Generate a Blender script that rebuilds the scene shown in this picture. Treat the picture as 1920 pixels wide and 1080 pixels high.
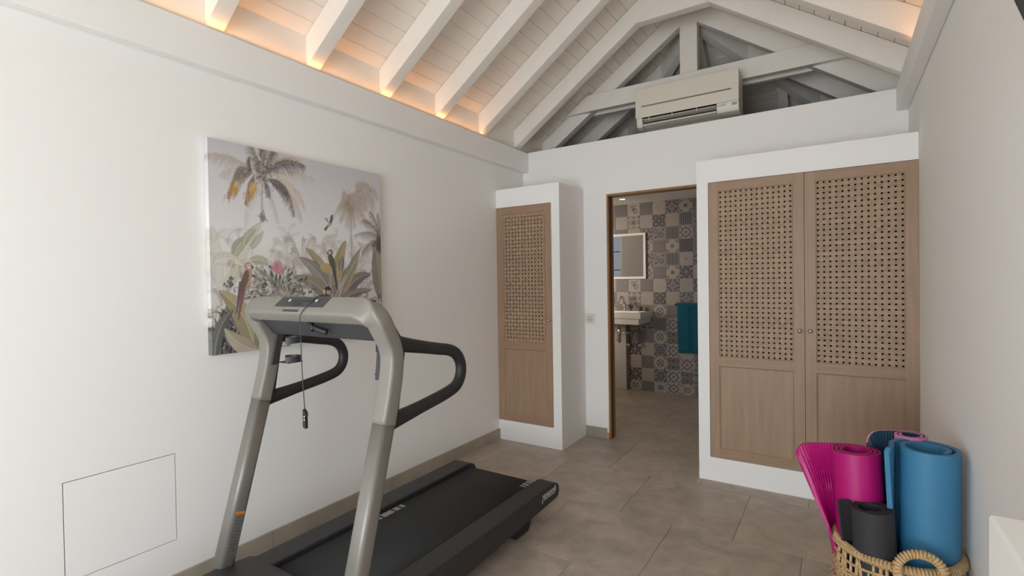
import bpy, math, random
import numpy as np
from mathutils import Vector, Matrix

# ------------------------------------------------------------------ scene, camera, light
for o in list(bpy.data.objects):
    bpy.data.objects.remove(o)
S = bpy.context.scene
COL = S.collection
PI = math.pi
random.seed(7)
rng = np.random.default_rng(11)

def cam_basis(yaw, pitch, roll):
    f = Vector((math.sin(yaw)*math.cos(pitch), math.cos(yaw)*math.cos(pitch), math.sin(pitch)))
    r = Vector((math.cos(yaw), -math.sin(yaw), 0))
    u = r.cross(f)
    r2 = r*math.cos(roll) + u*math.sin(roll)
    u2 = -r*math.sin(roll) + u*math.cos(roll)
    return r2, u2, f
cd = bpy.data.cameras.new('camera')
cd.sensor_width = 36.0
cd.lens = 943.39/1920*36.0
cd.clip_start = 0.02
cam = bpy.data.objects.new('camera', cd)
COL.objects.link(cam)
_r, _u, _f = cam_basis(-0.5749, -0.0143, -0.0151)
M = Matrix((( _r.x, _u.x, -_f.x, 2.3543), (_r.y, _u.y, -_f.y, 0.0), (_r.z, _u.z, -_f.z, 1.3001), (0, 0, 0, 1)))
cam.matrix_world = M
S.camera = cam

S.view_settings.view_transform = 'Standard'
S.view_settings.look = 'None'
S.view_settings.exposure = 0.0
S.view_settings.gamma = 1.0
S.view_settings.use_curve_mapping = False
S.cycles.use_denoising = True
S.cycles.max_bounces = 10
S.cycles.diffuse_bounces = 6

world = bpy.data.worlds.new('world')
S.world = world
world.use_nodes = True
bg = world.node_tree.nodes['Background']
bg.inputs[0].default_value = (0.84, 0.92, 1.0, 1)
bg.inputs[1].default_value = 0.45

def area(name, loc, target, sx, sy, power, color, spread=PI):
    l = bpy.data.lights.new(name, 'AREA')
    l.shape = 'RECTANGLE'; l.size = sx; l.size_y = sy
    l.energy = power; l.color = color; l.spread = spread
    o = bpy.data.objects.new(name, l)
    o.location = loc
    d = Vector(target) - Vector(loc)
    o.rotation_euler = d.to_track_quat('-Z', 'Y').to_euler()
    COL.objects.link(o)
    return o
# daylight through the glazed door behind the camera, and through the bathroom window
area('daylight_door_sky', (1.60, -2.50, 1.10), (1.25, 0.6, 0.80), 1.9, 2.05, 103, (0.63, 0.81, 1.0))
area('daylight_door_terrace', (1.60, -2.52, 0.80), (1.25, 0.2, 2.00), 1.9, 1.5, 32, (1.0, 0.72, 0.36))
area('daylight_bathroom', (-0.90, 3.72, 1.50), (-0.10, 5.2, 1.05), 0.40, 1.05, 44, (1.0, 0.86, 0.74))

# ------------------------------------------------------------------ measurements (metres)
W = 2.714          # left wall x=0, right wall x=W
D = 3.847          # partition front face
Y0 = -2.4          # wall behind the camera
YB = 5.75          # wall behind the bathroom tiles
YT = 5.709         # tile faces
XL = -1.3          # bathroom's left end
XM = W/2           # ridge
SL = 0.695         # roof slope
ZR = 2.600         # underside of boards at x=0
ZL = 2.440         # underside of rafters at x=0
BZ0, BZ1, BX = 2.252, 2.426, 0.058

# ------------------------------------------------------------------ materials
def lin(c):
    out = []
    for v in c[:3]:
        v = v/255.0
        out.append(v/12.92 if v <= 0.04045 else ((v+0.055)/1.055)**2.4)
    return tuple(out)

def mat(name, rgb, rough=0.6, metal=0.0, spec=0.5, noise=0.0, nscale=8.0, bump=0.0, bscale=60.0, coat=0.0, sheen=0.0, stretch=None, objrand=0.0):
    m = bpy.data.materials.new(name)
    m.use_nodes = True
    nt = m.node_tree; N = nt.nodes; L = nt.links
    b = N['Principled BSDF']
    b.inputs['Base Color'].default_value = (*lin(rgb), 1)
    b.inputs['Roughness'].default_value = rough
    b.inputs['Metallic'].default_value = metal
    b.inputs['Specular IOR Level'].default_value = spec
    if coat: b.inputs['Coat Weight'].default_value = coat
    if sheen: b.inputs['Sheen Weight'].default_value = sheen
    tc = None
    def coords():
        nonlocal tc
        if tc is None:
            t = N.new('ShaderNodeTexCoord')
            mp = N.new('ShaderNodeMapping')
            L.new(t.outputs['Object'], mp.inputs['Vector'])
            if stretch: mp.inputs['Scale'].default_value = stretch
            if objrand:
                oi = N.new('ShaderNodeObjectInfo')
                mu = N.new('ShaderNodeMath'); mu.operation = 'MULTIPLY'; mu.inputs[1].default_value = 37.0
                L.new(oi.outputs['Random'], mu.inputs[0])
                L.new(mu.outputs[0], mp.inputs['Location'])
            tc = mp.outputs[0]
        return tc
    if noise or objrand:
        tex = N.new('ShaderNodeTexNoise'); tex.inputs['Scale'].default_value = nscale
        tex.inputs['Detail'].default_value = 5.0
        L.new(coords(), tex.inputs['Vector'])
        mr = N.new('ShaderNodeMapRange')
        mr.inputs['From Min'].default_value = 0.3; mr.inputs['From Max'].default_value = 0.7
        mr.inputs['To Min'].default_value = 1-noise; mr.inputs['To Max'].default_value = 1+noise
        L.new(tex.outputs['Fac'], mr.inputs['Value'])
        fac = mr.outputs[0]
        if objrand:
            oi2 = N.new('ShaderNodeObjectInfo')
            mr2 = N.new('ShaderNodeMapRange')
            mr2.inputs['To Min'].default_value = 1-objrand; mr2.inputs['To Max'].default_value = 1+objrand
            L.new(oi2.outputs['Random'], mr2.inputs['Value'])
            mm = N.new('ShaderNodeMath'); mm.operation = 'MULTIPLY'
            L.new(fac, mm.inputs[0]); L.new(mr2.outputs[0], mm.inputs[1]); fac = mm.outputs[0]
        vm = N.new('ShaderNodeVectorMath'); vm.operation = 'SCALE'
        vm.inputs[0].default_value = lin(rgb)
        L.new(fac, vm.inputs['Scale'])
        L.new(vm.outputs[0], b.inputs['Base Color'])
    if bump:
        t2 = N.new('ShaderNodeTexNoise'); t2.inputs['Scale'].default_value = bscale
        L.new(coords(), t2.inputs['Vector'])
        bp = N.new('ShaderNodeBump'); bp.inputs['Strength'].default_value = bump; bp.inputs['Distance'].default_value = 0.004
        L.new(t2.outputs['Fac'], bp.inputs['Height'])
        L.new(bp.outputs[0], b.inputs['Normal'])
    return m

def emit(name, rgb, strength):
    m = bpy.data.materials.new(name); m.use_nodes = True
    b = m.node_tree.nodes['Principled BSDF']
    b.inputs['Base Color'].default_value = (*lin(rgb), 1)
    b.inputs['Emission Color'].default_value = (*lin(rgb), 1)
    b.inputs['Emission Strength'].default_value = strength
    return m

def attr_mat(name, rough=0.7, bump=0.0):
    m = bpy.data.materials.new(name); m.use_nodes = True
    nt = m.node_tree
    a = nt.nodes.new('ShaderNodeVertexColor'); a.layer_name = 'print'
    b = nt.nodes['Principled BSDF']
    nt.links.new(a.outputs['Color'], b.inputs['Base Color'])
    b.inputs['Roughness'].default_value = rough
    if bump:
        t = nt.nodes.new('ShaderNodeTexNoise'); t.inputs['Scale'].default_value = 900
        bp = nt.nodes.new('ShaderNodeBump'); bp.inputs['Strength'].default_value = bump; bp.inputs['Distance'].default_value = 0.002
        nt.links.new(t.outputs['Fac'], bp.inputs['Height']); nt.links.new(bp.outputs[0], b.inputs['Normal'])
    return m

PLASTER = mat('white plaster', (241, 239, 236), 0.75, spec=0.3, bump=0.05, bscale=35)
PLASTER_R = PLASTER
PAINTWOOD = mat('white painted timber', (238, 232, 223), 0.55, noise=0.02, nscale=5, bump=0.06, bscale=40, stretch=(1, 1, 1))
PLANK = mat('white painted boards', (236, 228, 219), 0.55, noise=0.02, nscale=6, objrand=0.015)
def stone(name, rgb, lo, hi, objrand):
    m = mat(name, rgb, 0.42, noise=0.10, nscale=2.2, bump=0.03, bscale=120, objrand=objrand)
    nt = m.node_tree; N = nt.nodes; L = nt.links
    b = N['Principled BSDF']
    src_ = b.inputs['Base Color'].links[0].from_socket
    tc = N.new('ShaderNodeTexCoord'); oi = N.new('ShaderNodeObjectInfo')
    mu = N.new('ShaderNodeMath'); mu.operation = 'MULTIPLY'; mu.inputs[1].default_value = 23.0
    ad = N.new('ShaderNodeVectorMath'); ad.operation = 'ADD'
    L.new(oi.outputs['Random'], mu.inputs[0]); L.new(tc.outputs['Object'], ad.inputs[0]); L.new(mu.outputs[0], ad.inputs[1])
    fac = None
    for sc, dist, lo_, hi_, f0, f1 in ((5.5, 1.2, 0.88, 1.13, 0.35, 0.65), (19.0, 0.8, 0.94, 1.06, 0.35, 0.65), (90.0, 0.0, 0.975, 1.025, 0.3, 0.7)):
        t = N.new('ShaderNodeTexNoise'); t.inputs['Scale'].default_value = sc; t.inputs['Detail'].default_value = 6.0; t.inputs['Distortion'].default_value = dist
        L.new(ad.outputs[0], t.inputs['Vector'])
        r = N.new('ShaderNodeMapRange'); r.inputs['From Min'].default_value = f0; r.inputs['From Max'].default_value = f1; r.inputs['To Min'].default_value = lo_; r.inputs['To Max'].default_value = hi_
        L.new(t.outputs['Fac'], r.inputs['Value'])
        if fac is None: fac = r.outputs[0]
        else:
            mm = N.new('ShaderNodeMath'); mm.operation = 'MULTIPLY'; L.new(fac, mm.inputs[0]); L.new(r.outputs[0], mm.inputs[1]); fac = mm.outputs[0]
    vm = N.new('ShaderNodeVectorMath'); vm.operation = 'SCALE'
    L.new(src_, vm.inputs[0]); L.new(fac, vm.inputs['Scale']); L.new(vm.outputs[0], b.inputs['Base Color'])
    return m
FLOORT = stone('beige porcelain floor tile', (176, 163, 149), 0, 0, 0.03)
GROUT = mat('floor grout', (132, 121, 107), 0.9)
SKIRT = mat('skirting tile', (164, 154, 140), 0.45, noise=0.10, nscale=7, objrand=0.05)
OAK = mat('limed oak', (158, 130, 105), 0.5, noise=0.10, nscale=3.0, bump=0.06, bscale=14, stretch=(14, 14, 1.1))
OAKH = mat('limed oak crosswise', (156, 127, 101), 0.5, noise=0.10, nscale=3.0, stretch=(1.1, 14, 14))
OAKS = mat('woven oak strip', (160, 134, 108), 0.55, noise=0.10, nscale=9.0, stretch=(3, 3, 3), objrand=0.10)
OAKD = mat('door lining wood', (150, 108, 68), 0.5, noise=0.12, nscale=3, stretch=(14, 14, 1))
NICKEL = mat('brushed nickel', (190, 184, 176), 0.28, 1.0)
CHROME = mat('chrome', (215, 215, 215), 0.08, 1.0)
GREYP = mat('warm grey plastic', (134, 129, 121), 0.45, 0.1, noise=0.02, nscale=30)
GREYM = mat('satin grey metal', (132, 128, 122), 0.42, 0.30)
DGREY = mat('dark grey plastic', (58, 58, 61), 0.5)
BLACKP = mat('black plastic', (34, 34, 35), 0.45)
RUBBER = mat('black grip rubber', (36, 36, 37), 0.5, bump=0.05, bscale=300)
RAIL = mat('charcoal rail plastic', (46, 45, 46), 0.5, bump=0.05, bscale=400)
BELT = mat('running belt', (27, 27, 28), 0.7, noise=0.05, nscale=5, bump=0.08, bscale=700)
BELTMARK = mat('grey belt print', (140, 137, 132), 0.6)
ORANGE = mat('orange label print', (222, 122, 30), 0.5)
LABELG = mat('grey label print', (104, 103, 101), 0.5)
LABELD = mat('dark label print', (84, 83, 81), 0.5)
LOGO = mat('silver logo print', (205, 200, 190), 0.4)
ACW = mat('air conditioner casing', (224, 217, 203), 0.4)
ACD = mat('air conditioner shadow gap', (40, 38, 34), 0.6)
ACG = mat('air conditioner louvre', (196, 188, 178), 0.4)
ACS = mat('air conditioner slot', (128, 120, 108), 0.5)
CERAM = mat('white ceramic', (232, 226, 216), 0.12, coat=0.3)
WFRAME = mat('white mirror frame', (226, 220, 210), 0.4)
MIRR = mat('mirror glass', (225, 225, 225), 0.01, 1.0)
WINF = mat('white window frame', (225, 225, 225), 0.4)
BAR = mat('black window bar', (24, 24, 26), 0.4)
TEAL = mat('teal terry towel', (6, 84, 102), 0.95, sheen=0.3, bump=0.5, bscale=260)
TEALD = mat('teal towel band', (5, 70, 86), 0.9, bump=0.2, bscale=400)
PINK = mat('magenta foam mat', (176, 10, 108), 0.42, noise=0.02, nscale=10)
BLUE = mat('blue foam mat', (58, 121, 158), 0.55, noise=0.03, nscale=6, bump=0.10, bscale=16, stretch=(1, 1, 14))
NAVY = mat('navy foam mat', (24, 58, 78), 0.6)
ROSE = mat('pale pink foam mat', (212, 128, 168), 0.6)
BLACKM = mat('black foam mat', (44, 44, 45), 0.7, bump=0.1, bscale=300)
WICK = mat('water hyacinth strand', (190, 158, 114), 0.7, noise=0.18, nscale=40, bump=0.2, bscale=120, objrand=0.1)
WICKD = mat('dry wicker tail', (176, 142, 98), 0.8, noise=0.2, nscale=60)
TVB = mat('black television casing', (52, 50, 44), 0.5)
GROUTW = mat('tile grout', (150, 140, 130), 0.9)
PRINT = attr_mat('canvas print', 0.75, 0.10)
TILEP = attr_mat('patterned tile glaze', 0.4)
CANV = mat('canvas edge', (214, 211, 206), 0.8)
LED = emit('warm led strip', (255, 186, 112), 14.0)
SPOT = emit('ceiling spot lens', (255, 244, 226), 6.0)

# ------------------------------------------------------------------ helpers
class MB:
    def __init__(s):
        s.v = []; s.f = []; s.sm = []
    def add(s, v, f, smooth=False, mtx=None):
        n = len(s.v)
        if mtx is not None: v = [tuple(mtx @ Vector(p)) for p in v]
        s.v += [tuple(p) for p in v]
        s.f += [tuple(i+n for i in q) for q in f]
        s.sm += [smooth]*len(f)
        return s
    def box(s, x0, x1, y0, y1, z0, z1, mtx=None):
        v = [(x0,y0,z0),(x1,y0,z0),(x1,y1,z0),(x0,y1,z0),(x0,y0,z1),(x1,y0,z1),(x1,y1,z1),(x0,y1,z1)]
        f = [(0,3,2,1),(4,5,6,7),(0,1,5,4),(1,2,6,5),(2,3,7,6),(3,0,4,7)]
        return s.add(v, f, False, mtx)
    def prism(s, prof, a0, a1, axis='x', smooth=False, mtx=None):
        """profile of 2-D points extruded along axis (x: profile=(y,z); y: profile=(x,z); z: profile=(x,y))"""
        def P(p, a):
            return {'x': (a, p[0], p[1]), 'y': (p[0], a, p[1]), 'z': (p[0], p[1], a)}[axis]
        n = len(prof)
        v = [P(p, a0) for p in prof] + [P(p, a1) for p in prof]
        ar = sum(prof[i][0]*prof[(i+1) % n][1] - prof[(i+1) % n][0]*prof[i][1] for i in range(n))
        flip = (ar > 0) if axis != 'y' else (ar < 0)
        side = [(i, (i+1) % n, (i+1) % n+n, i+n) for i in range(n)]
        caps = [tuple(range(n))[::-1], tuple(range(n, 2*n))]
        fl = side + caps
        if not flip: fl = [tuple(reversed(q)) for q in fl]
        k = len(s.f)
        s.add(v, fl, smooth, mtx)
        s.sm[-2:] = [False, False]
        return s
    def sweep(s, path, sect, up=(1, 0, 0), closed=False, smooth=True, cap=True, scale=None):
        """sect: 2-D points in (side, up) swept along path of 3-D points; side = tangent x up"""
        P = [Vector(p) for p in path]; n = len(P); m = len(sect)
        up = Vector(up)
        v = []
        for i in range(n):
            if closed: t = P[(i+1) % n] - P[i-1]
            else: t = P[min(i+1, n-1)] - P[max(i-1, 0)]
            t.normalize()
            a = t.cross(up)
            if a.length < 1e-5: a = t.cross(Vector((0, 0.3, 1)))
            a.normalize(); b = a.cross(t).normalized()
            k = scale[i] if scale else 1.0
            for q in sect: v.append(tuple(P[i] + a*q[0]*k + b*q[1]*k))
        f = []
        for i in range(n if closed else n-1):
            j = (i+1) % n
            for c in range(m):
                d = (c+1) % m
                f.append((i*m+c, i*m+d, j*m+d, j*m+c))
        s.add(v, f, smooth)
        if cap and not closed:
            o = len(s.v) - len(v)
            s.f.append(tuple(o+c for c in range(m))[::-1]); s.f.append(tuple(o+(n-1)*m+c for c in range(m))); s.sm += [False, False]
        return s
    def tube(s, path, r, seg=8, closed=False, up=(0.13, 0.21, 0.97), scale=None):
        return s.sweep(path, [(r*math.cos(2*PI*i/seg), r*math.sin(2*PI*i/seg)) for i in range(seg)], up, closed, True, True, scale)
    def lathe(s, prof, c, seg=24, axis='z'):
        """prof: (r, h) list revolved about axis through c"""
        v = []; f = []; m = len(prof)
        for i in range(seg):
            a = 2*PI*i/seg
            for r, h in prof:
                p = (r*math.cos(a), r*math.sin(a), h)
                if axis == 'y': p = (p[0], p[2], p[1])
                if axis == 'x': p = (p[2], p[0], p[1])
                v.append((c[0]+p[0], c[1]+p[1], c[2]+p[2]))
        for i in range(seg):
            j = (i+1) % seg
            for k in range(m-1):
                q = (i*m+k, j*m+k, j*m+k+1, i*m+k+1)
                f.append(q if axis == 'z' else q[::-1])
        s.add(v, f, True)
        return s

WL = {}
def obj(name, mb, material, parent=None, origin=None, bevel=0.0, seg=2, kind=None, solid=0.0, subd=0):
    o_ = Vector(origin) if origin is not None else (WL[parent.name] if parent is not None else Vector((0, 0, 0)))
    me = bpy.data.meshes.new(name)
    if isinstance(mb, MB):
        me.from_pydata([(p[0]-o_.x, p[1]-o_.y, p[2]-o_.z) for p in mb.v], [], mb.f)
        me.polygons.foreach_set('use_smooth', mb.sm)
        me.update()
    else: me = mb
    if material is not None and len(me.materials) == 0: me.materials.append(material)
    o = bpy.data.objects.new(name, me)
    COL.objects.link(o)
    if parent is not None:
        o.parent = parent
        o.location = o_ - WL[parent.name]
    else: o.location = o_
    WL[o.name] = o_.copy()
    if subd:
        md = o.modifiers.new('s', 'SUBSURF'); md.levels = subd; md.render_levels = subd
    if solid:
        md = o.modifiers.new('t', 'SOLIDIFY'); md.thickness = solid; md.offset = 0
    if bevel:
        md = o.modifiers.new('b', 'BEVEL'); md.width = bevel; md.segments = seg; md.limit_method = 'ANGLE'; md.angle_limit = 0.6
        md.harden_normals = False
        for p in me.polygons: p.use_smooth = True
        md2 = o.modifiers.new('w', 'WEIGHTED_NORMAL'); md2.keep_sharp = True
    if kind: o['kind'] = kind
    return o
def inst(name, me, parent, loc):
    o = bpy.data.objects.new(name, me); COL.objects.link(o)
    o.parent = parent
    o.location = Vector(loc) - WL[parent.name]
    WL[o.name] = Vector(loc)
    return o
def thing(name, label, cat, loc=(0, 0, 0), group=None):
    o = bpy.data.objects.new(name, None); COL.objects.link(o)
    o.empty_display_size = 0.05
    o.location = loc; o['label'] = label; o['category'] = cat
    if group: o['group'] = group
    WL[o.name] = Vector(loc)
    return o
def tag(o, label, cat, group=None):
    o['label'] = label; o['category'] = cat
    if group: o['group'] = group
    return o
def struct(name, mb, m, **k): return obj(name, mb, m, kind='structure', **k)
def arc(c, r, a0, a1, n):
    return [(c[0]+r*math.cos(a0+(a1-a0)*i/n), c[1]+r*math.sin(a0+(a1-a0)*i/n)) for i in range(n+1)]
def rrect(w, h, r, n=4):
    out = []
    for cx, cy, a in ((w/2-r, h/2-r, 0), (-w/2+r, h/2-r, PI/2), (-w/2+r, -h/2+r, PI), (w/2-r, -h/2+r, 1.5*PI)):
        out += arc((cx, cy), r, a, a+PI/2, n)
    return out
def smooth_path(pts, n=8, closed=False):
    P = [Vector(p) for p in pts]; out = []; N = len(P)
    rngi = range(N) if closed else range(N-1)
    for i in rngi:
        p1, p2 = P[i], P[(i+1) % N]
        p0 = P[i-1] if (closed or i > 0) else p1*2-p2
        p3 = P[(i+2) % N] if (closed or i+2 < N) else p2*2-p1
        for k in range(n):
            t = k/n
            out.append(0.5*((2*p1)+(-p0+p2)*t+(2*p0-5*p1+4*p2-p3)*t*t+(-p0+3*p1-3*p2+p3)*t**3))
    if not closed: out.append(P[-1])
    return out

# ------------------------------------------------------------------ floor
fl = struct('floor', MB().box(XL, W, Y0, YB, -0.10, -0.0018), GROUT)
TS, JT = 0.594, 0.0026
k0 = int(math.floor((Y0-2.071)/0.591))
y = 2.071 + k0*0.591
row = k0
while y < YB:
    x = 1.317 + (0.2985 if row % 2 == 0 else 0.0)
    x -= TS*8
    while x < W:
        xa, xb = max(x+JT/2, -0.0 if y+0.591 < D+0.1 else XL), min(x+TS-JT/2, W)
        ya, yb = max(y+JT/2, Y0), min(y+0.591-JT/2, YB)
        if xb-xa > 0.02 and yb-ya > 0.02:
            b = 0.0007
            m = MB()
            v = [(xa,ya,-0.012),(xb,ya,-0.012),(xb,yb,-0.012),(xa,yb,-0.012),(xa,ya,-b),(xb,ya,-b),(xb,yb,-b),(xa,yb,-b),
                 (xa+b,ya+b,0),(xb-b,ya+b,0),(xb-b,yb-b,0),(xa+b,yb-b,0)]
            f = [(0,3,2,1),(0,1,5,4),(1,2,6,5),(2,3,7,6),(3,0,4,7),(4,5,9,8),(5,6,10,9),(6,7,11,10),(7,4,8,11),(8,9,10,11)]
            m.add(v, f)
            obj('tile', m, FLOORT, fl, origin=((xa+xb)/2, (ya+yb)/2, 0))
        x += TS
    y += 0.591; row += 1

# ------------------------------------------------------------------ walls
HY0, HY1, HZ0, HZ1 = 0.627, 0.997, 0.226, 0.594     # access hatch in the left wall
wl = MB()
ZT = 2.60
wl.box(-0.16, 0, Y0, HY0, 0, ZT); wl.box(-0.16, 0, HY1, D+0.1, 0, ZT)
wl.box(-0.16, 0, D+0.1, YB+0.12, 2.245, ZT); wl.box(-0.16, 0, HY0, HY1, 0, HZ0); wl.box(-0.16, 0, HY0, HY1, HZ1, ZT); wl.box(-0.16, -0.05, HY0, HY1, HZ0, HZ1)
wall_left = struct('wall_left', wl, PLASTER)
struct('wall_right', MB().box(W, W+0.16, Y0, YB, 0, ZT), PLASTER)
# partition with the bathroom doorway
DX0, DX1, DZ = 0.785, 1.60, 1.987
zP = 2.4325
wb = MB(); wb.prism([(-0.06, 0), (DX0, 0), (DX0, DZ), (DX1, DZ), (DX1, 0), (W+0.06, 0), (W+0.06, zP), (-0.06, zP)], D, D+0.1, 'y')
struct('wall_back', wb, PLASTER, bevel=0.004)
# wall behind the camera with the glazed door opening
wf = MB()
wf.box(-0.16, 0.66, Y0-0.16, Y0, 0, 2.6); wf.box(2.66, W+0.16, Y0-0.16, Y0, 0, 2.6); wf.box(0.66, 2.66, Y0-0.16, Y0, 2.2, 2.6)
wf.prism([(-0.16, 2.6), (W+0.16, 2.6), (XM, 2.6+SL*(XM+0.16))], Y0-0.16, Y0, 'y')
struct('wall_front', wf, PLASTER)
# ring beams at the wall heads
struct('trim_1', MB().box(0, BX, Y0, D, BZ0, BZ1), PLASTER, bevel=0.006)
struct('trim_2', MB().box(W-BX, W, Y0, D-0.004, 2.290, 2.436), PLASTER, bevel=0.006)

# bathroom shell
bt = MB(); bt.box(XL-0.12, W+0.16, YT+0.0022, YB+0.12, 0, 2.6)
wall_bath = struct('wall_bathroom', bt, GROUTW)
struct('wall_bathroom_left', MB().box(XL-0.12, XL, D-0.05, YB, 0, 2.4), PLASTER)
WX0, WX1, WZ0, WZ1 = -1.16, -0.43, 0.95, 2.06
we = MB()
we.box(XL, WX0, D-0.05, D+0.1, 0, 2.4); we.box(WX1, -0.159, D-0.05, D+0.1, 0, 2.4)
we.box(WX0, WX1, D-0.05, D+0.1, 0, WZ0); we.box(WX0, WX1, D-0.05, D+0.1, WZ1, 2.4)
struct('wall_bathroom_front', we, PLASTER)
cb = MB(); cb.box(XL-0.12, W, D+0.1, YT+0.012, 2.178, 2.24)
cbo = struct('ceiling_bathroom', cb, PLASTER)
obj('attic_deck', MB().box(0.002, W-0.002, D+0.1, YT+0.012, 2.2405, 2.258), mat('rough attic boarding', (92, 80, 66), 0.9, noise=0.2, nscale=6), cbo)
# bathroom window (seen in the mirror)
wn = MB()
for a in ((WX0, WX0+0.05, WZ0, WZ1), (WX1-0.05, WX1, WZ0, WZ1)): wn.box(a[0], a[1], D-0.02, D+0.04, a[2], a[3])
wn.box(WX0+0.05, WX1-0.05, D-0.02, D+0.04, WZ0, WZ0+0.05); wn.box(WX0+0.05, WX1-0.05, D-0.02, D+0.04, WZ1-0.05, WZ1)
w1 = struct('window_1', wn, WINF)
def glass(name, rgb):
    m = bpy.data.materials.new(name); m.use_nodes = True
    nt = m.node_tree; nt.nodes.clear()
    o = nt.nodes.new('ShaderNodeOutputMaterial'); t = nt.nodes.new('ShaderNodeBsdfTransparent'); g = nt.nodes.new('ShaderNodeBsdfGlossy')
    mx = nt.nodes.new('ShaderNodeMixShader'); fr = nt.nodes.new('ShaderNodeFresnel')
    t.inputs[0].default_value = (*rgb, 1); g.inputs['Roughness'].default_value = 0.02
    nt.links.new(fr.outputs[0], mx.inputs[0]); nt.links.new(t.outputs[0], mx.inputs[1]); nt.links.new(g.outputs[0], mx.inputs[2])
    nt.links.new(mx.outputs[0], o.inputs[0])
    return m
GLASS = glass('window glass', (0.90, 0.92, 0.94))
obj('pane', MB().box(WX0+0.05, WX1-0.05, D+0.005, D+0.009, WZ0+0.05, WZ1-0.05), GLASS, w1)
for zz in (1.158, 1.443, 1.728):
    obj('window_bar', MB().box(WX0+0.05, WX1-0.05, D-0.004, D+0.018, zz-0.006, zz+0.006), BAR, w1)

# ---- patterned wall tiles (flat print, painted per vertex)
G = 36
gu = (np.arange(G)+0.5)/G*2-1
U, V = np.meshgrid(gu, gu[::-1])
RR = np.hypot(U, V); TH = np.arctan2(V, U); AU, AV = abs(U), abs(V); DD = AU+AV; MX = np.maximum(AU, AV)
QU, QV = abs(AU-0.5), abs(AV-0.5); QR = np.hypot(QU, QV); CR = np.hypot(1-AU, 1-AV); ER = np.minimum(np.hypot(1-AU, AV), np.hypot(AU, 1-AV))
def spiral(cx, cy, r0, turns, w, rot=0, flip=1):
    x = (U-cx)*flip; y = V-cy
    r = np.hypot(x, y); t = (np.arctan2(y, x)+rot) % (2*PI)
    m = np.zeros_like(r)
    for k in range(3):
        tt = t+2*PI*k
        rr = r0*tt/(2*PI*turns)
        m = np.maximum(m, ((abs(r-rr) < w) & (tt < 2*PI*turns)).astype(float))
    return m
LT, MD, DK, BL = np.array(lin((152, 140, 127))), np.array(lin((122, 112, 104))), np.array(lin((70, 64, 63))), np.array(lin((66, 84, 106)))
def mixc(a, b, t): return a[None, None]*(1-t[..., None]) + b[None, None]*t[..., None]
B_ = lambda c: c.astype(float)
PAT = {}
PAT['plain'] = mixc(LT, MD, 0.18+0.1*rng.random((G, G)))
PAT['fine'] = mixc(MD*0.8, DK, np.clip(0.5+0.9*np.sin(7*PI*U)*np.sin(7*PI*V), 0, 1))
PAT['fine2'] = mixc(MD, DK, np.clip(0.45+0.6*np.sin(5*PI*(U+V))*np.sin(5*PI*(U-V)), 0, 1))
PAT['mid'] = mixc(MD, DK, 0.25+0.2*B_(abs(np.sin(4*PI*DD)) > 0.85)+0.1*rng.random((G, G)))
PAT['swirl'] = mixc(LT, BL*0.8, np.clip(spiral(0.2, -0.25, 0.5, 1.4, 0.07)+spiral(-0.35, 0.45, 0.4, 1.2, 0.06, 2.5, -1)+B_(np.hypot(U+0.05, V-0.1) < 0.22)+B_((abs(V-U*0.3-0.55) < 0.07) & (U > -0.1) & (U < 0.5)), 0, 1))
PAT['swirl2'] = mixc(MD*1.1, DK, np.clip(spiral(0.3, -0.3, 0.55, 1.6, 0.07)+spiral(-0.4, 0.4, 0.5, 1.4, 0.06, 1.2, -1)+B_(np.hypot(U+0.55, V+0.55) < 0.2)+B_(np.hypot(U-0.6, V-0.65) < 0.17), 0, 1))
PAT['faint'] = mixc(LT, MD, np.clip(0.3*B_(abs(RR-0.55-0.15*np.cos(8*TH)) < 0.1)+0.5*B_(RR < 0.2)+0.8*B_(CR < 0.25), 0, 1))
PAT['quatre'] = mixc(MD, DK, np.clip(B_(abs(CR-0.72) < 0.12)+0.8*B_(CR < 0.3)+0.5*B_(RR < 0.22), 0, 1))
PAT['star'] = mixc(LT*0.9, DK, np.clip(B_(RR < 0.32+0.26*np.cos(8*TH))+B_(CR < 0.35)*0.9+0.8*B_((ER < 0.32) & (ER > 0.15)), 0, 1))
st = mixc(LT, DK, np.clip(0.9*B_(abs(CR-0.42) < 0.1)+0.7*B_(CR < 0.15), 0, 1)); dm = B_(RR < 0.18+0.2*np.cos(4*TH)**2)
PAT['bluestar'] = st*(1-dm[..., None]) + BL[None, None]*dm[..., None]
PAT['darkstar'] = st*(1-dm[..., None]) + DK[None, None]*dm[..., None]
PAT['ring'] = mixc(MD*1.05, DK*0.85, np.clip(B_(abs(RR-0.36) < 0.1)+B_(abs(QR-0.33) < 0.12)+B_(RR < 0.12)+B_(CR < 0.2), 0, 1))
PAT['grid'] = mixc(MD, DK*0.85, np.clip(B_(abs(np.sin(3*PI*U)) < 0.5)+B_(abs(np.sin(3*PI*V)) < 0.5)-0.6*B_(MX > 0.88), 0, 1))
PAT['grid4'] = mixc(LT*0.85, DK*0.85, np.clip(B_(QR < 0.17)+B_(abs(QR-0.38) < 0.08)+B_(RR < 0.14)+0.8*B_(abs(AU-0.02) < 0.06), 0, 1))
PAT['four'] = mixc(DK*1.25, DK*0.6, np.clip(B_(np.hypot(QU+0.12, QV+0.12) < 0.25)+B_(CR < 0.25), 0, 1))
PAT['lace'] = mixc(LT, DK, np.clip(0.9*B_(abs(RR-0.5) < 0.07)+0.9*B_(abs(CR-0.35) < 0.08)+B_(RR < 0.12)+0.8*B_((abs(AU-AV) < 0.07) & (RR < 0.5)), 0, 1))
PAT['lace2'] = mixc(LT*0.95, DK*1.1, np.clip(B_(abs(DD-0.8) < 0.09)+B_((abs(AU-AV) < 0.1) & (RR > 0.6))+B_(RR < 0.2)*0.8, 0, 1))
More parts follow.
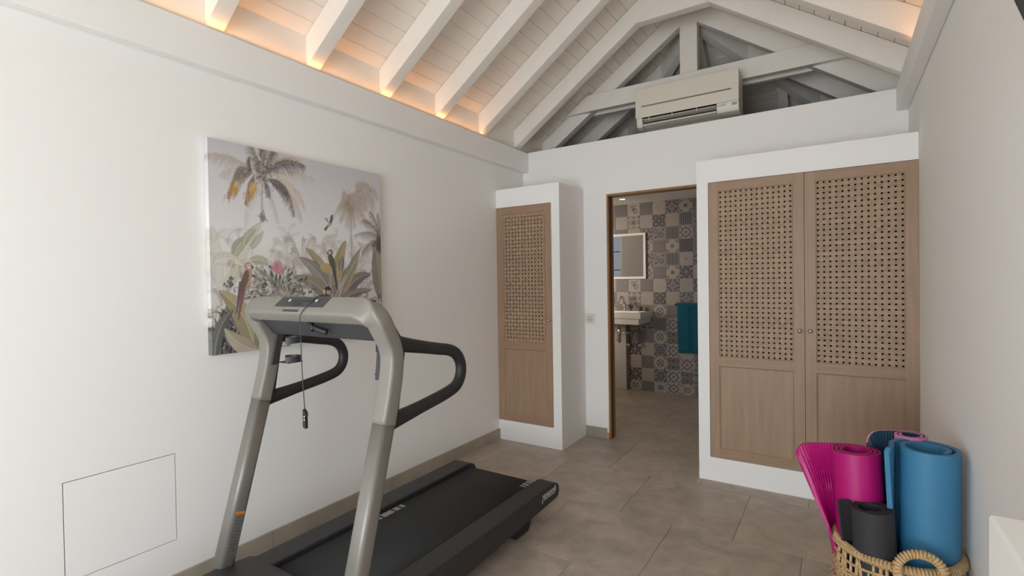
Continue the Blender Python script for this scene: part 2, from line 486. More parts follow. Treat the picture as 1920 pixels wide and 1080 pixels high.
PAT['ornate'] = mixc(MD, DK*0.75, np.clip(B_(abs(RR-0.62-0.12*np.cos(4*TH)) < 0.13)+B_(abs(DD-0.45) < 0.1)+B_(CR < 0.3)+B_(np.sin(8*TH) > 0.5)*B_(RR > 0.75), 0, 1))
PAT['ornblue'] = mixc(MD, BL*0.65, np.clip(B_(abs(RR-0.5-0.12*np.cos(8*TH)) < 0.12)+B_(abs(CR-0.4) < 0.1)+B_(RR < 0.15), 0, 1))
PAT['bluefl'] = mixc(LT, BL, np.clip(B_(RR < 0.42+0.16*np.cos(8*TH))-0.9*B_(RR < 0.16), 0, 1))
PAT['small'] = mixc(LT*0.95, DK, B_(RR < 0.12+0.1*np.cos(4*TH)))
PAT['leaf'] = mixc(MD, DK, np.clip(B_(abs(CR-0.6-0.2*np.cos(6*TH)) < 0.13)+B_((abs(U-V) < 0.1) & (U > 0)), 0, 1))
TM = {}
TP, TH_ = 0.1475, 0.147
def tile_mesh(pn, w, h, key):
    if key in TM: return TM[key]
    gap = 0.0022
    xs = np.linspace(gap, w-gap, G+1); zs = np.linspace(gap, h-gap, G+1)
    v = [(x, 0, z) for z in zs for x in xs]
    f = [(r*(G+1)+c, r*(G+1)+c+1, (r+1)*(G+1)+c+1, (r+1)*(G+1)+c) for r in range(G) for c in range(G)]
    n = len(v)
    v += [(gap, .010, gap), (w-gap, .010, gap), (w-gap, .010, h-gap), (gap, .010, h-gap)]
    a, b, c, d = 0, G, (G+1)*(G+1)-1, (G+1)*G
    f += [(a, b, n+1, n)[::-1], (b, c, n+2, n+1)[::-1], (c, d, n+3, n+2)[::-1], (d, a, n, n+3)[::-1]]
    me = bpy.data.meshes.new('tile'); me.from_pydata(v, [], f); me.update()
    P = PAT[pn]
    col = np.zeros((len(v), 4), np.float32); col[:, 3] = 1
    img = P[::-1]                                  # bottom row first
    pad = np.pad(img, ((0, 1), (0, 1), (0, 0)), mode='edge')
    col[:n, :3] = pad.reshape(-1, 3); col[n:, :3] = MD
    at = me.color_attributes.new('print', 'FLOAT_COLOR', 'POINT'); at.data.foreach_set('color', col.ravel())
    me.materials.append(TILEP)
    TM[key] = me
    return me
ROWS = ['mid fine swirl fine2 faint quatre darkstar mid',
        'grid plain star plain ring plain grid swirl2',
        'mid fine plain quatre swirl2 grid lace2 mid',
        'plain mid faint lace mid bluestar four mid',
        'mid fine faint quatre swirl2 grid small quatre',
        'plain mid faint lace2 mid darkstar ornate plain',
        'plain fine swirl fine2 faint quatre plain ring',
        'grid plain star plain ring plain quatre plain',
        'lace mid leaf mid lace mid lace ornate',
        'mid fine2 faint leaf mid lace2 mid fine',
        'plain lace mid fine2 lace grid4 star mid',
        'mid faint ornate plain ornblue lace2 faint fine2',
        'fine2 lace plain fine2 lace grid4 lace2 ornblue',
        'grid plain ornate plain ornblue lace2 grid4 leaf',
        'lace mid lace mid bluefl lace2 lace mid']
names_p = list(PAT)
for r in range(15):
    rw = ROWS[r].split()
    for c in range(-3, 12):
        x0 = 0.582-TP*4 + c*TP + 0.0
        z1 = 2.178-TH_*r; z0 = max(z1-TH_, 0.0)
        pn = rw[c] if 0 <= c < 8 else random.choice(names_p)
        h = z1-z0
        me = tile_mesh(pn, TP, h, (pn, round(h, 3)))
        inst('tile', me, wall_bath, (x0, YT, z0))
# white boxing under the basin, the basin's shade put into its grey colour
bx_ = obj('pipe_boxing', MB().box(-0.62, 0.272, YT-0.06, YT-0.001, 0, 0.765), mat('shaded white boxing', (172, 164, 154), 0.7), bevel=0.004, kind='structure')
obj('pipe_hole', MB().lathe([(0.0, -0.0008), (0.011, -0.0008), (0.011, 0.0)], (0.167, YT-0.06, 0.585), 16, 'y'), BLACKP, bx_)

# ------------------------------------------------------------------ skirting
bl = struct('baseboard_left', MB().box(0, 0.009, Y0, 3.408, 0, 0.083), GROUT)
yy = 3.408
first = 0.21
while yy > Y0+0.02:
    ln = first if first else 0.594
    first = 0
    ya = max(yy-ln+0.0025, Y0)
    obj('tile', MB().box(0.0095, 0.0115, ya, yy-0.0005, 0.001, 0.0845).box(0, 0.0095, ya, yy-0.0005, 0.0832, 0.0845), SKIRT, bl, origin=(0.0, (ya+yy)/2, 0))
    yy -= ln
bb = struct('baseboard_back', MB().box(0.5835, 0.768, D-0.009, D, 0, 0.083), GROUT)
obj('tile', MB().box(0.5835, 0.768, D-0.0115, D-0.0095, 0.001, 0.0845).box(0.5835, 0.768, D-0.0095, D, 0.0832, 0.0845), SKIRT, bb)

# ------------------------------------------------------------------ doorway lining
dr = struct('door_1', MB().box(DX0, DX0+0.016, D-0.004, D+0.1, 0, DZ).box(DX1-0.016, DX1, D-0.004, D+0.1, 0, DZ).box(DX0+0.016, DX1-0.016, D-0.004, D+0.1, DZ-0.016, DZ), OAKD, bevel=0.0015, seg=1)
obj('seal_groove', MB().box(DX0+0.016, DX0+0.0164, D+0.030, D+0.055, 0, DZ-0.016), mat('dark groove', (52, 34, 20), 0.7), dr)
obj('plinth_block', MB().box(DX0-0.016, DX0+0.001, D-0.012, D, 0, 0.05), mat('pale wood', (190, 150, 100), 0.6), dr)

# ------------------------------------------------------------------ roof: boards, rafters, trusses, hip end
YH = YB                       # hip eaves line
def hip_y(x):                 # plan line of the hips
    return YH - min(x, W-x)
sh = MB()
zu = 0.028
OX = -0.20
def zroof(x): return ZR + SL*min(x, W-x)
A = (OX, Y0-0.16, zroof(OX)+zu); B = (XM, Y0-0.16, zroof(XM)+zu); Cc = (W-OX, Y0-0.16, zroof(OX)+zu)
E_ = (XM, hip_y(XM), zroof(XM)+zu); F_ = (OX, YH-OX, zroof(OX)+zu); H_ = (W-OX, YH-OX, zroof(OX)+zu)
sh.add([A, B, Cc, E_, F_, H_], [(0, 1, 3, 4), (1, 2, 5, 3), (4, 3, 5)])
up = [(p[0], p[1], p[2]+0.06) for p in (A, B, Cc, E_, F_, H_)]
sh.add(up, [(0, 4, 3, 1), (1, 3, 5, 2), (4, 5, 3)])
ceil = struct('ceiling', sh, PLANK)
ST = 0.0795
g, gd = 0.0030, 0.006
jx = [0.316 + ST*k for k in range(-6, 14) if -0.17 < 0.316+ST*k < XM-0.01]
edges = jx + [XM]
def plank(kind, a, b):
    # a<b: distance from eave edge (x on left slope); profile corners (s, drop)
    prof = [(a+0.0006, zu-0.001), (a+0.0006, gd), (a+g, 0), (b-g, 0), (b-0.0006, gd), (b-0.0006, zu-0.001)]
    v = []
    for end in (0, 1):
        for s_, d_ in prof:
            z = ZR + SL*s_ + d_
            if kind == 'L': v.append((s_, Y0 if end == 0 else YH-s_, z))
            elif kind == 'R': v.append((W-s_, Y0 if end == 0 else YH-s_, z))
            else: v.append((s_ if end == 0 else W-s_, YH-s_, z))
    n = 6
    f = [(i, (i+1) % n, (i+1) % n+n, i+n) for i in range(n)] + [tuple(range(n))[::-1], tuple(range(n, 2*n))]
    if kind == 'L': f = [q[::-1] for q in f]
    m = MB(); m.add(v, f)
    obj('plank', m, PLANK, ceil, origin=v[2])
for a, b in zip(edges[:-1], edges[1:]):
    for k in 'LRH':
        if k == 'H' and b >= XM-0.001: continue
        plank(k, a, b)
RT = 0.08
def rafter(side, yc, x0=-0.12, x1=None, th=RT):
    x1 = XM if x1 is None else x1
    e = 0.002
    P = [(x0, ZL+SL*x0), (x1, ZL+SL*x1), (x1, ZR+SL*x1-e), (x0, ZR+SL*x0-e)]
    if side == 'R': P = [(W-p[0], p[1]) for p in P]
    obj('rafter', MB().prism(P, yc-th/2, yc+th/2, 'y'), PAINTWOOD, ceil, origin=(P[0][0], yc, P[0][1]), bevel=0.003, seg=1)
RY = [1.193+0.506*k for k in range(-7, 5)]
T1 = 3.728; T2 = 4.232
for y in RY + [T1, T2]:
    rafter('L', y); rafter('R', y)
for y in (4.74, 5.25):        # jack rafters behind the trusses run up to the hips
    d = YH - y
    rafter('L', y, -0.12, d-0.02); rafter('R', y, -0.12, d-0.02)
for x in (0.78, XM, 1.95):    # jack rafters of the hip end
    d = min(x, W-x)
    P = [(YH+0.1, ZL-SL*0.1), (YH-d+0.03, ZL+SL*(d-0.03)), (YH-d+0.03, ZR+SL*(d-0.03)-0.002), (YH+0.1, ZR-SL*0.1-0.002)]
    obj('rafter', MB().prism(P, x-RT/2, x+RT/2, 'x'), PAINTWOOD, ceil, origin=(x, YH, ZL), bevel=0.003, seg=1)
for s_ in (0, 1):             # hip rafters
    m = MB()
    a0, a1 = -0.1, XM
    w = 0.04*math.sqrt(2)/2
    v = []
    for a in (a0, a1):
        for dz, sg in ((ZL-0.015, -1), (ZL-0.015, 1), (ZR+0.01, 1), (ZR+0.01, -1)):
            x = a + sg*w; y = YH - a + sg*w
            v.append((x if s_ == 0 else W-x, y, dz+SL*a))
    f = [(0,1,2,3),(7,6,5,4),(0,4,5,1),(1,5,6,2),(2,6,7,3),(3,7,4,0)]
    if s_ == 1: f = [q[::-1] for q in f]
    m.add(v, f)
    obj('hip_rafter', m, PAINTWOOD, ceil, origin=v[0], bevel=0.003, seg=1)
# small collar high on the first truss
zc = 3.205
m = MB()
xa = (zc-ZL)/SL
zt_ = zc+0.16; xt = (zt_-ZL)/SL + 0.0
f0 = T1-RT/2-0.0015
m.prism([(xa, zc), (W-xa, zc), (W-xt, zt_), (xt, zt_)], f0, T1+RT/2-0.004, 'y')
obj('collar', m, PAINTWOOD, ceil, origin=(XM, T1, zc), bevel=0.003, seg=1)
# second truss: king post between the rafters, twin ties bolted to both faces
f2, b2 = T2-RT/2, T2+RT/2
obj('king_post', MB().box(XM-0.068, XM+0.068, f2-0.002, b2+0.002, 2.79, ZR+SL*XM-0.04), PAINTWOOD, ceil, origin=(XM, T2, 2.79), bevel=0.003, seg=1)
zb0, zb1 = 2.790, 2.932
for ya, yb in ((f2-0.052, f2-0.002), (b2+0.002, b2+0.052)):
    x0 = (zb0-ZR)/SL + 0.012; x1 = (zb1-ZR)/SL + 0.012
    obj('tie_beam', MB().prism([(x0, zb0), (W-x0, zb0), (W-x1, zb1), (x1, zb1)], ya, yb, 'y'), PAINTWOOD, ceil, origin=(XM, ya, zb0), bevel=0.003, seg=1)
# blocking boards between the rafter feet
ys = RY + [T1, T2]
for i in range(len(ys)-1):
    a, b = ys[i]+RT/2+0.001, ys[i+1]-RT/2-0.001
    for sx in (0, 1):
        P = [(0.0005, BZ1 if not sx else 2.436), (0.009, BZ1 if not sx else 2.436), (0.009, ZR-0.001+SL*0.009), (0.0005, ZR-0.001)]
        if sx: P = [(W-p[0], p[1]) for p in P]
        obj('blocking', MB().prism(P, a, b, 'y'), PAINTWOOD, ceil, origin=(P[0][0], a, BZ1))

# warm light strips in small profiles lying on the ring beams
for x, z, nm in ((0.034, BZ1, 'left'), (W-0.034, 2.436, 'right')):
    t = thing('led_strip', 'warm white LED strip glowing on top of the %s ring beam' % nm, 'light', (x, 1.0, z), 'light strips on the ring beams')
    obj('strip', MB().box(x-0.005, x+0.005, -2.2, 3.20, z+0.002, z+0.004), LED, t)
    q = 1 if nm == 'left' else -1
    h0, h1 = (0.015, 0.011)      # the lip towards the wall is the taller one
    pf = MB().box(x-0.008, x+0.008, -2.2, 3.20, z, z+0.002)
    a, b = (x-0.008, x-0.0065) if q == 1 else (x+0.0065, x+0.008)
    pf.box(a, b, -2.2, 3.20, z+0.002, z+h0)
    a, b = (x+0.0065, x+0.008) if q == 1 else (x-0.008, x-0.0065)
    pf.box(a, b, -2.2, 3.20, z+0.002, z+h1)
    obj('profile', pf, ACW, t)

# ------------------------------------------------------------------ access hatch
t = thing('access_panel', 'flush white square access panel set low in the left wall', 'panel', (0, (HY0+HY1)/2, HZ0))
gp = 0.0032
obj('panel', MB().box(-0.03, 0.0, HY0+gp, HY1-gp, HZ0+gp, HZ1-gp), PLASTER, t)
obj('shadow_gap', MB().box(-0.049, -0.0315, HY0+0.0005, HY1-0.0005, HZ0+0.0005, HZ1-0.0005), mat('dark gap', (60, 60, 60), 0.9), t)

# ------------------------------------------------------------------ built-in cupboards with woven doors
def panel_slats():
    """meshes of one woven panel, centred at 0 in x and z"""
    px, pz = 0.0298, 0.0302
    nv, nh = 15, 36
    th = 0.0022
    hx = px*(nv-1)/2; hz = pz*(nh-1)/2
    def strip(vert, i):
        n = nh if vert else nv
        sw = 0.0198 if vert else 0.0208
        pitch = pz if vert else px
        half = (hz if vert else hx) + 0.012
        pts = [(-half, 0.0)]
        for k in range(n):
            c = -((hz if vert else hx)) + k*pitch
            s = 1 if (k+i) % 2 == 0 else -1
            if not vert: s = -s
            o = -s*0.0016
            pts += [(c-0.007, o), (c+0.007, o)]
        pts.append((half, 0.0))
        m = MB()
        v = []
        for a, o in pts:
            for w, d in ((-sw/2, -th/2), (sw/2, -th/2), (sw/2, th/2), (-sw/2, th/2)):
                v.append((w, o+d, a) if vert else (a, o+d, w))
        f = []
        for k in range(len(pts)-1):
            for c in range(4):
                d = (c+1) % 4
                q = (k*4+c, k*4+d, k*4+4+d, k*4+4+c)
                f.append(q if vert else q[::-1])
        m.add(v, f)
        return m
    meshes = []
    for vert in (True, False):
        pr_ = []
        for par in (0, 1):
            mb = strip(vert, par)
            me = bpy.data.meshes.new('slat'); me.from_pydata(mb.v, [], mb.f); me.update(); me.materials.append(OAKS)
            pr_.append(me)
        meshes.append(pr_)
    return meshes, px, pz, nv, nh, hx, hz
SLATS = panel_slats()
def cupboard_door(parent, x0, yf, w, z0, z1, knob_side):
    x1 = x0+w; th = 0.022; st = 0.055
    zm0, zm1 = z0+0.588, z0+0.645           # middle rail
    m = MB()
    m.box(x0, x0+st, yf, yf+th, z0, z1); m.box(x1-st, x1, yf, yf+th, z0, z1)
    d = obj('door', m, OAK, parent, origin=(x0, yf, z0))
    for a, b in ((z0, z0+st), (zm0, zm1), (z1-st, z1)):
        obj('rail', MB().box(x0+st+0.0001, x1-st-0.0001, yf, yf+th, a, b), OAKH, d, origin=(x0, yf, z0))
    obj('lower_panel', MB().box(x0+st+0.0005, x1-st-0.0005, yf+0.009, yf+0.016, z0+st+0.0005, zm0-0.0005), OAK, d, origin=(x0, yf, z0))
    mo = MB()
    for a, b in ((z0+st, zm0), (zm1, z1-st)):
        xa, xb = x0+st, x1-st; q = 0.007; dp = 0.007
        o = [(xa, yf+0.001, a), (xb, yf+0.001, a), (xb, yf+0.001, b), (xa, yf+0.001, b)]
        i_ = [(xa+q, yf+dp, a+q), (xb-q, yf+dp, a+q), (xb-q, yf+dp, b-q), (xa+q, yf+dp, b-q)]
        bk = [(xa, yf+dp, a), (xb, yf+dp, a), (xb, yf+dp, b), (xa, yf+dp, b)]
        f = []
        for k in range(4):
            n = (k+1) % 4
            f += [(k, n, 4+n, 4+k), (4+k, 4+n, 8+n, 8+k)]
        mo.add(o+i_+bk, f)
    obj('moulding', mo, OAK, d, origin=(x0, yf, z0))
    meshes, px, pz, nv, nh, hx, hz = SLATS
    cx = (x0+x1)/2; cz = (zm1+z1-st)/2
    for i in range(nv): inst('slat', meshes[0][i % 2], d, (cx-hx+i*px, yf+0.0085, cz))
    for i in range(nh):
        zz = cz-hz+i*pz
        inst('slat', meshes[1][i % 2], d, (cx, yf+0.0085, zz))
    kx = x1-0.024 if knob_side == 'R' else x0+0.026
    kz = z0+0.829
    prof = [(0.0, -0.026), (0.006, -0.0255), (0.0105, -0.022), (0.012, -0.017), (0.0105, -0.012), (0.006, -0.009), (0.005, -0.004), (0.0085, -0.002), (0.0085, 0.0)]
    obj('knob', MB().lathe(prof, (kx, yf, kz), 20, 'y'), NICKEL, d, origin=(x0, yf, z0))['label'] = 'round nickel knob'
    return d
C1, C2 = 3.408, 3.385
# narrow cupboard in the left corner
cab = thing('corner_cupboard', 'narrow white built-in cupboard with one woven oak door left of doorway', 'cupboard', (0.29, C1, 0))
cx1, cz1 = 0.5825, 2.0433
m = MB(); m.box(0.001, cx1, C1, D-0.001, 0, 0.161); m.box(0.001, cx1, C1, D-0.001, 1.896, cz1)
m.box(0.512, cx1, C1, D-0.001, 0.161, 1.896)
obj('housing', m, PLASTER, cab)
obj('cavity', MB().box(0.001, 0.512, D-0.012, D-0.002, 0.161, 1.896), mat('dark cupboard interior', (44, 36, 28), 0.9), cab)
cupboard_door(cab, 0.002, C1+0.002, 0.507, 0.163, 1.8935, 'R')
war = thing('wardrobe', 'wide white built-in wardrobe with two woven oak doors right of doorway', 'wardrobe', (2.15, C2, 0))
wx0 = 1.5914
m = MB(); m.box(wx0, W-0.001, C2, D-0.001, 0, 0.151); m.box(wx0, W-0.001, C2, D-0.001, 1.906, 2.0498)
m.box(wx0, 1.661, C2, D-0.001, 0.151, 1.906)
obj('housing', m, PLASTER, war)
obj('cavity', MB().box(1.661, W-0.001, D-0.012, D-0.002, 0.151, 1.906), bpy.data.materials['dark cupboard interior'], war)
cupboard_door(war, 1.6635, C2+0.002, 0.5265, 0.153, 1.9035, 'R')['label'] = 'left woven wardrobe door'
cupboard_door(war, 2.1925, C2+0.002, 0.5205, 0.153, 1.9035, 'L')['label'] = 'right woven wardrobe door'

# ------------------------------------------------------------------ wall socket
t = thing('wall_socket', 'square white wall socket beside the bathroom doorway', 'socket', (0.631, D, 0.94))
obj('plate', MB().box(0.590, 0.672, D-0.008, D, 0.938, 1.020), ACW, t, bevel=0.003)
obj('insert', MB().lathe([(0.020, -0.0095), (0.0215, -0.011), (0.0235, -0.011), (0.0245, -0.0075)], (0.631, D, 0.979), 28, 'y'), ACW, t)
obj('recess', MB().lathe([(0.0, -0.0085), (0.020, -0.0085), (0.020, -0.008)], (0.631, D, 0.979), 28, 'y'), mat('socket recess', (212, 208, 202), 0.5), t)
# ------------------------------------------------------------------ air conditioner on the tie beam
AY1 = f2-0.052; AY0 = AY1-0.205
ax0, ax1 = 1.003, 1.765
t = thing('air_conditioner', 'white wall-mounted air conditioner fixed to the truss tie beam', 'air conditioner', ((ax0+ax1)/2, AY1, 2.50))
prof = [(AY1, 2.515), (AY1, 2.812), (AY0+0.03, 2.812), (AY0+0.012, 2.806), (AY0+0.012, 2.60), (AY0+0.016, 2.575), (AY0+0.02, 2.54), (AY0+0.035, 2.512), (AY0+0.10, 2.490), (AY0+0.15, 2.500)]
m = MB(); m.prism(prof, ax0+0.004, ax0+0.050, 'x'); m.prism(prof, ax1-0.155, ax1-0.004, 'x')
prof2 = [(AY1, 2.515), (AY1, 2.812), (AY0+0.03, 2.812), (AY0+0.012, 2.806), (AY0+0.012, 2.598), (AY0+0.07, 2.590), (AY0+0.10, 2.52), (AY0+0.15, 2.500)]
m.prism(prof2, ax0+0.050, ax1-0.155, 'x')
obj('casing', m, ACW, t, bevel=0.003)
obj('front_panel', MB().box(ax0, ax1, AY0, AY0+0.0115, 2.577, 2.806), ACW, t, bevel=0.004)
obj('slot', MB().box(ax0+0.050, ax1-0.050, AY0-0.0006, AY0+0.003, 2.659, 2.6695), ACS, t)
obj('outlet', MB().prism([(AY0+0.0125, 2.598), (AY0+0.0715, 2.588), (AY0+0.101, 2.519), (AY0+0.095, 2.52), (AY0+0.066, 2.582), (AY0+0.014, 2.590)], ax0+0.052, ax1-0.157, 'x'), ACD, t)
lv = MB(); lv.prism([(AY0+0.016, 2.562), (AY0+0.062, 2.550), (AY0+0.062, 2.556), (AY0+0.018, 2.570)], ax0+0.056, ax1-0.160, 'x')
obj('louvre', lv, ACG, t, bevel=0.001, seg=1)
lv = MB(); lv.prism([(AY0+0.024, 2.520), (AY0+0.085, 2.505), (AY0+0.087, 2.511), (AY0+0.026, 2.531)], ax0+0.054, ax1-0.158, 'x')
obj('louvre', lv, ACW, t, bevel=0.001, seg=1)
for i in range(3):
    xx = ax0+0.06 + (i+0.5)*(ax1-ax0-0.22)/3 - 0.05
    obj('louvre_pin', MB().box(xx, xx+0.006, AY0+0.018, AY0+0.05, 2.556, 2.578), ACW, t)
bar_ = MB(); bar_.box(ax0+0.056, ax1-0.160, AY0+0.030, AY0+0.034, 2.538, 2.541)
obj('grille_bar', bar_, ACD, t)
# maker's mark: three small diamonds and lettering, then a panel of symbols
ly = AY0+0.0145
def diamond(mb, cx, cz, r, ang):
    c, s_ = math.cos(ang), math.sin(ang)
    pts = [(0, 0), (r*0.5, r*0.29), (r, 0), (r*0.5, -r*0.29)]
    P = [(cx+p[0]*c-p[1]*s_, cz+p[0]*s_+p[1]*c) for p in pts]
    mb.prism(P, ly+0.0018, ly+0.0030, 'y')
mm = MB(); zc_ = 2.561
for a in (PI/2, PI/2+2*PI/3, PI/2-2*PI/3): diamond(mm, ax1-0.142, zc_-0.002, 0.0085, a)
MARKG = mat('grey printed mark', (110, 106, 98), 0.5)
mk = obj('maker_mark', mm, MARKG, t)
def text(name, s_, size, loc, rot, material, parent, ext=0.0003, sx=1.0, bold=0.0):
    cu = bpy.data.curves.new(name, 'FONT'); cu.body = s_; cu.size = size; cu.extrude = ext; cu.align_x = 'LEFT'; cu.align_y = 'CENTER'
    cu.resolution_u = 2; cu.offset = bold
    o = bpy.data.objects.new(name+'_tmp', cu); COL.objects.link(o)
    bpy.context.view_layer.update()
    me = bpy.data.meshes.new_from_object(o.evaluated_get(bpy.context.evaluated_depsgraph_get()))
    bpy.data.objects.remove(o)
    mt = Matrix.Translation(Vector(loc)-WL[parent.name]) @ rot @ Matrix.Diagonal((sx, 1, 1, 1))
    me.transform(mt)
    me.materials.clear(); me.materials.append(material)
    ob = bpy.data.objects.new(name, me); COL.objects.link(ob); ob.parent = parent
    WL[ob.name] = WL[parent.name].copy()
    return ob
RX = Matrix.Rotation(PI/2, 4, 'X')
text('lettering', 'MITSUBISHI', 0.0085, (ax1-0.129, ly+0.0016, 2.5645), RX, MARKG, t)
text('lettering', 'ELECTRIC', 0.0085, (ax1-0.129, ly+0.0020, 2.5560), RX, MARKG, t)
gr = MB()
for i in range(4):
    for j in range(3): gr.box(ax1-0.048+i*0.0085, ax1-0.042+i*0.0085, ly+0.0012, ly+0.003, 2.550+j*0.0072, 2.5552+j*0.0072)
obj('symbol_panel', gr, MARKG, t)

# ------------------------------------------------------------------ canvas painting
PU, PV = 400, 392
SSX = 2
IW, IH = PU*SSX, PV*SSX
img = np.zeros((IH, IW, 3), np.float32)
vv = np.linspace(0, 1, IH)[:, None]; uu = np.linspace(0, 1, IW)[None, :]
def srgb(c): return np.array(lin(c), np.float32)
top, mid_, low = srgb((198, 195, 199)), srgb((230, 227, 227)), srgb((210, 206, 201))
tt = np.clip(vv/0.45, 0, 1)[..., None]
img[:] = top*(1-tt) + mid_*tt
t2_ = np.clip((vv-0.45)/0.4, 0, 1)[..., None]
img[:] = img*(1-t2_) + low*t2_
prng = random.Random(5)
def fill(poly, col, alpha=1.0, shade=None):
    P = np.array(poly, np.float32)*np.array([IW, IH], np.float32)
    x0, y0 = np.floor(P.min(0)).astype(int)-1; x1, y1 = np.ceil(P.max(0)).astype(int)+1
    x0, y0, x1, y1 = max(x0, 0), max(y0, 0), min(x1, IW), min(y1, IH)
    if x1 <= x0 or y1 <= y0: return
    gx = np.arange(x0, x1)[None, :]+0.5; gy = np.arange(y0, y1)[:, None]+0.5
    ins = np.zeros((y1-y0, x1-x0), bool)
    n = len(P); j = n-1
    for i in range(n):
        xi, yi = P[i]; xj, yj = P[j]
        if yi != yj:
            c = ((yi > gy) != (yj > gy)) & (gx < (xj-xi)*(gy-yi)/(yj-yi)+xi)
            ins ^= c
        j = i
    a = ins.astype(np.float32)*alpha
    sub = img[y0:y1, x0:x1]
    sub[:] = sub*(1-a[..., None]) + srgb(col)*a[..., None]
def stroke(pts, w0, w1, col, alpha=1.0):
    n = len(pts); Lh, Rh = [], []
    for i, p in enumerate(pts):
        q0 = pts[max(i-1, 0)]; q1 = pts[min(i+1, n-1)]
        dx, dy = q1[0]-q0[0], q1[1]-q0[1]; l = math.hypot(dx, dy) or 1
        w = (w0+(w1-w0)*i/(n-1))/2
        Lh.append((p[0]-dy/l*w, p[1]+dx/l*w)); Rh.append((p[0]+dy/l*w, p[1]-dx/l*w))
    fill(Lh+Rh[::-1], col, alpha)
def bez(a, b, c, n=12):
    return [((1-t)**2*a[0]+2*t*(1-t)*b[0]+t*t*c[0], (1-t)**2*a[1]+2*t*(1-t)*b[1]+t*t*c[1]) for t in [i/n for i in range(n+1)]]
def jit(c, k=12):
    d = prng.uniform(-k, k); return tuple(max(0, min(255, v+d+prng.uniform(-4, 4))) for v in c)
def frond(a, b, c, ln, col, alpha=1.0, dens=46, droop=0.35, w=0.0032):
    """palm frond: a rib from a through b to c with leaflets"""
    R = bez(a, b, c, dens)
    for i in range(2, dens):
        p = R[i]; q = R[i-1]; dx, dy = p[0]-q[0], p[1]-q[1]; l = math.hypot(dx, dy) or 1; dx /= l; dy /= l
        k = ln*math.sin(PI*min(1, 0.18+0.9*i/dens))**0.6*prng.uniform(0.75, 1.1)
        for sg in (-1, 1):
            nx, ny = -dy*sg, dx*sg
            ex = p[0]+(dx*0.75+nx*0.75)*k; ey = p[1]+(dy*0.75+ny*0.75)*k+droop*k
            mx_ = p[0]+(dx*0.55+nx*0.55)*k*0.6; my_ = p[1]+(dy*0.55+ny*0.55)*k*0.6
            stroke(bez(p, (mx_, my_), (ex, ey), 4), w, w*0.25, jit(col, 26), alpha)
    stroke(R, w*1.5, w*0.6, jit(tuple(v*0.8 for v in col)), alpha)
def leaf(a, b, c, wd, col, col2, alpha=1.0, veins=14, edge=None):
    R = bez(a, b, c, 24); Lh, Rh = [], []
    for i, p in enumerate(R):
        q0 = R[max(i-1, 0)]; q1 = R[min(i+1, 24)]; dx, dy = q1[0]-q0[0], q1[1]-q0[1]; l = math.hypot(dx, dy) or 1
        w = wd*math.sin(PI*(i/24)**0.8)**0.75
        Lh.append((p[0]-dy/l*w, p[1]+dx/l*w)); Rh.append((p[0]+dy/l*w, p[1]-dx/l*w))
    fill(Lh+R[::-1], col, alpha); fill(Rh+R[::-1], col2, alpha)
    for i in range(2, 23, max(1, 22//veins)):
        for H, k in ((Lh, col2), (Rh, col)):
            e = H[min(i+2, 24)]
            stroke([R[i], e], 0.0022, 0.001, jit(tuple(v*0.86 for v in k), 8), alpha*0.8)
    stroke(Lh, 0.002, 0.002, tuple(v*0.72 for v in col), alpha*0.8); stroke(Rh, 0.002, 0.002, tuple(v*0.72 for v in col2), alpha*0.8)
    stroke(R, 0.005, 0.002, edge or jit((214, 204, 176), 6), alpha)
def ell(cx, cy, rx, ry, col, alpha=1.0, rot=0.0):
    fill([(cx+rx*math.cos(a)*math.cos(rot)-ry*math.sin(a)*math.sin(rot), cy+rx*math.cos(a)*math.sin(rot)+ry*math.sin(a)*math.cos(rot)) for a in [2*PI*i/22 for i in range(22)]], col, alpha)
def blur(n):
    global img
    for _ in range(2):
        for ax in (0, 1):
            p = np.pad(img, [(n, n) if a == ax else (0, 0) for a in range(3)], mode='edge')
            c = np.cumsum(p, axis=ax, dtype=np.float64)
            L0 = img.shape[ax]
            hi = np.take(c, np.arange(2*n, 2*n+L0), axis=ax)
            lo = np.concatenate([np.zeros_like(np.take(c, [0], axis=ax)), np.take(c, np.arange(0, L0-1), axis=ax)], axis=ax)
            img = ((hi-lo)/(2*n+1)).astype(np.float32)
def hang(a, b, c, ln, col, col2, alpha=1.0, dens=60, w=0.0035, sag=1.0):
    # coconut frond: the leaflets on both sides sag downwards
    R = bez(a, b, c, dens)
    for i in range(2, dens+1):
        p = R[i]; q = R[i-1]; dx, dy = p[0]-q[0], p[1]-q[1]; l = math.hypot(dx, dy) or 1; dx /= l; dy /= l
        t = i/dens
        k = ln*(0.35+0.65*math.sin(PI*min(1, 0.15+0.85*t)))*prng.uniform(0.6, 1.1)
        for sg in (-1, 1):
            nx, ny = -dy*sg, dx*sg
            if ny > 0: ex, ey = p[0]+(dx*0.55+nx*0.7)*k, p[1]+(dy*0.5+ny*0.9)*k+0.25*k*sag
            else: ex, ey = p[0]+(dx*0.9+nx*0.5)*k*0.55, p[1]+(dy*0.9+ny*0.55)*k*0.55
            stroke(bez(p, ((p[0]+ex)/2+dx*k*0.2, (p[1]+ey)/2+dy*k*0.2-0.04*k), (ex, ey), 4), w, w*0.3, jit(col if prng.random() < 0.65 else col2, 18), alpha)
    stroke(R, w*1.3, w*0.6, jit(col2, 8), alpha)
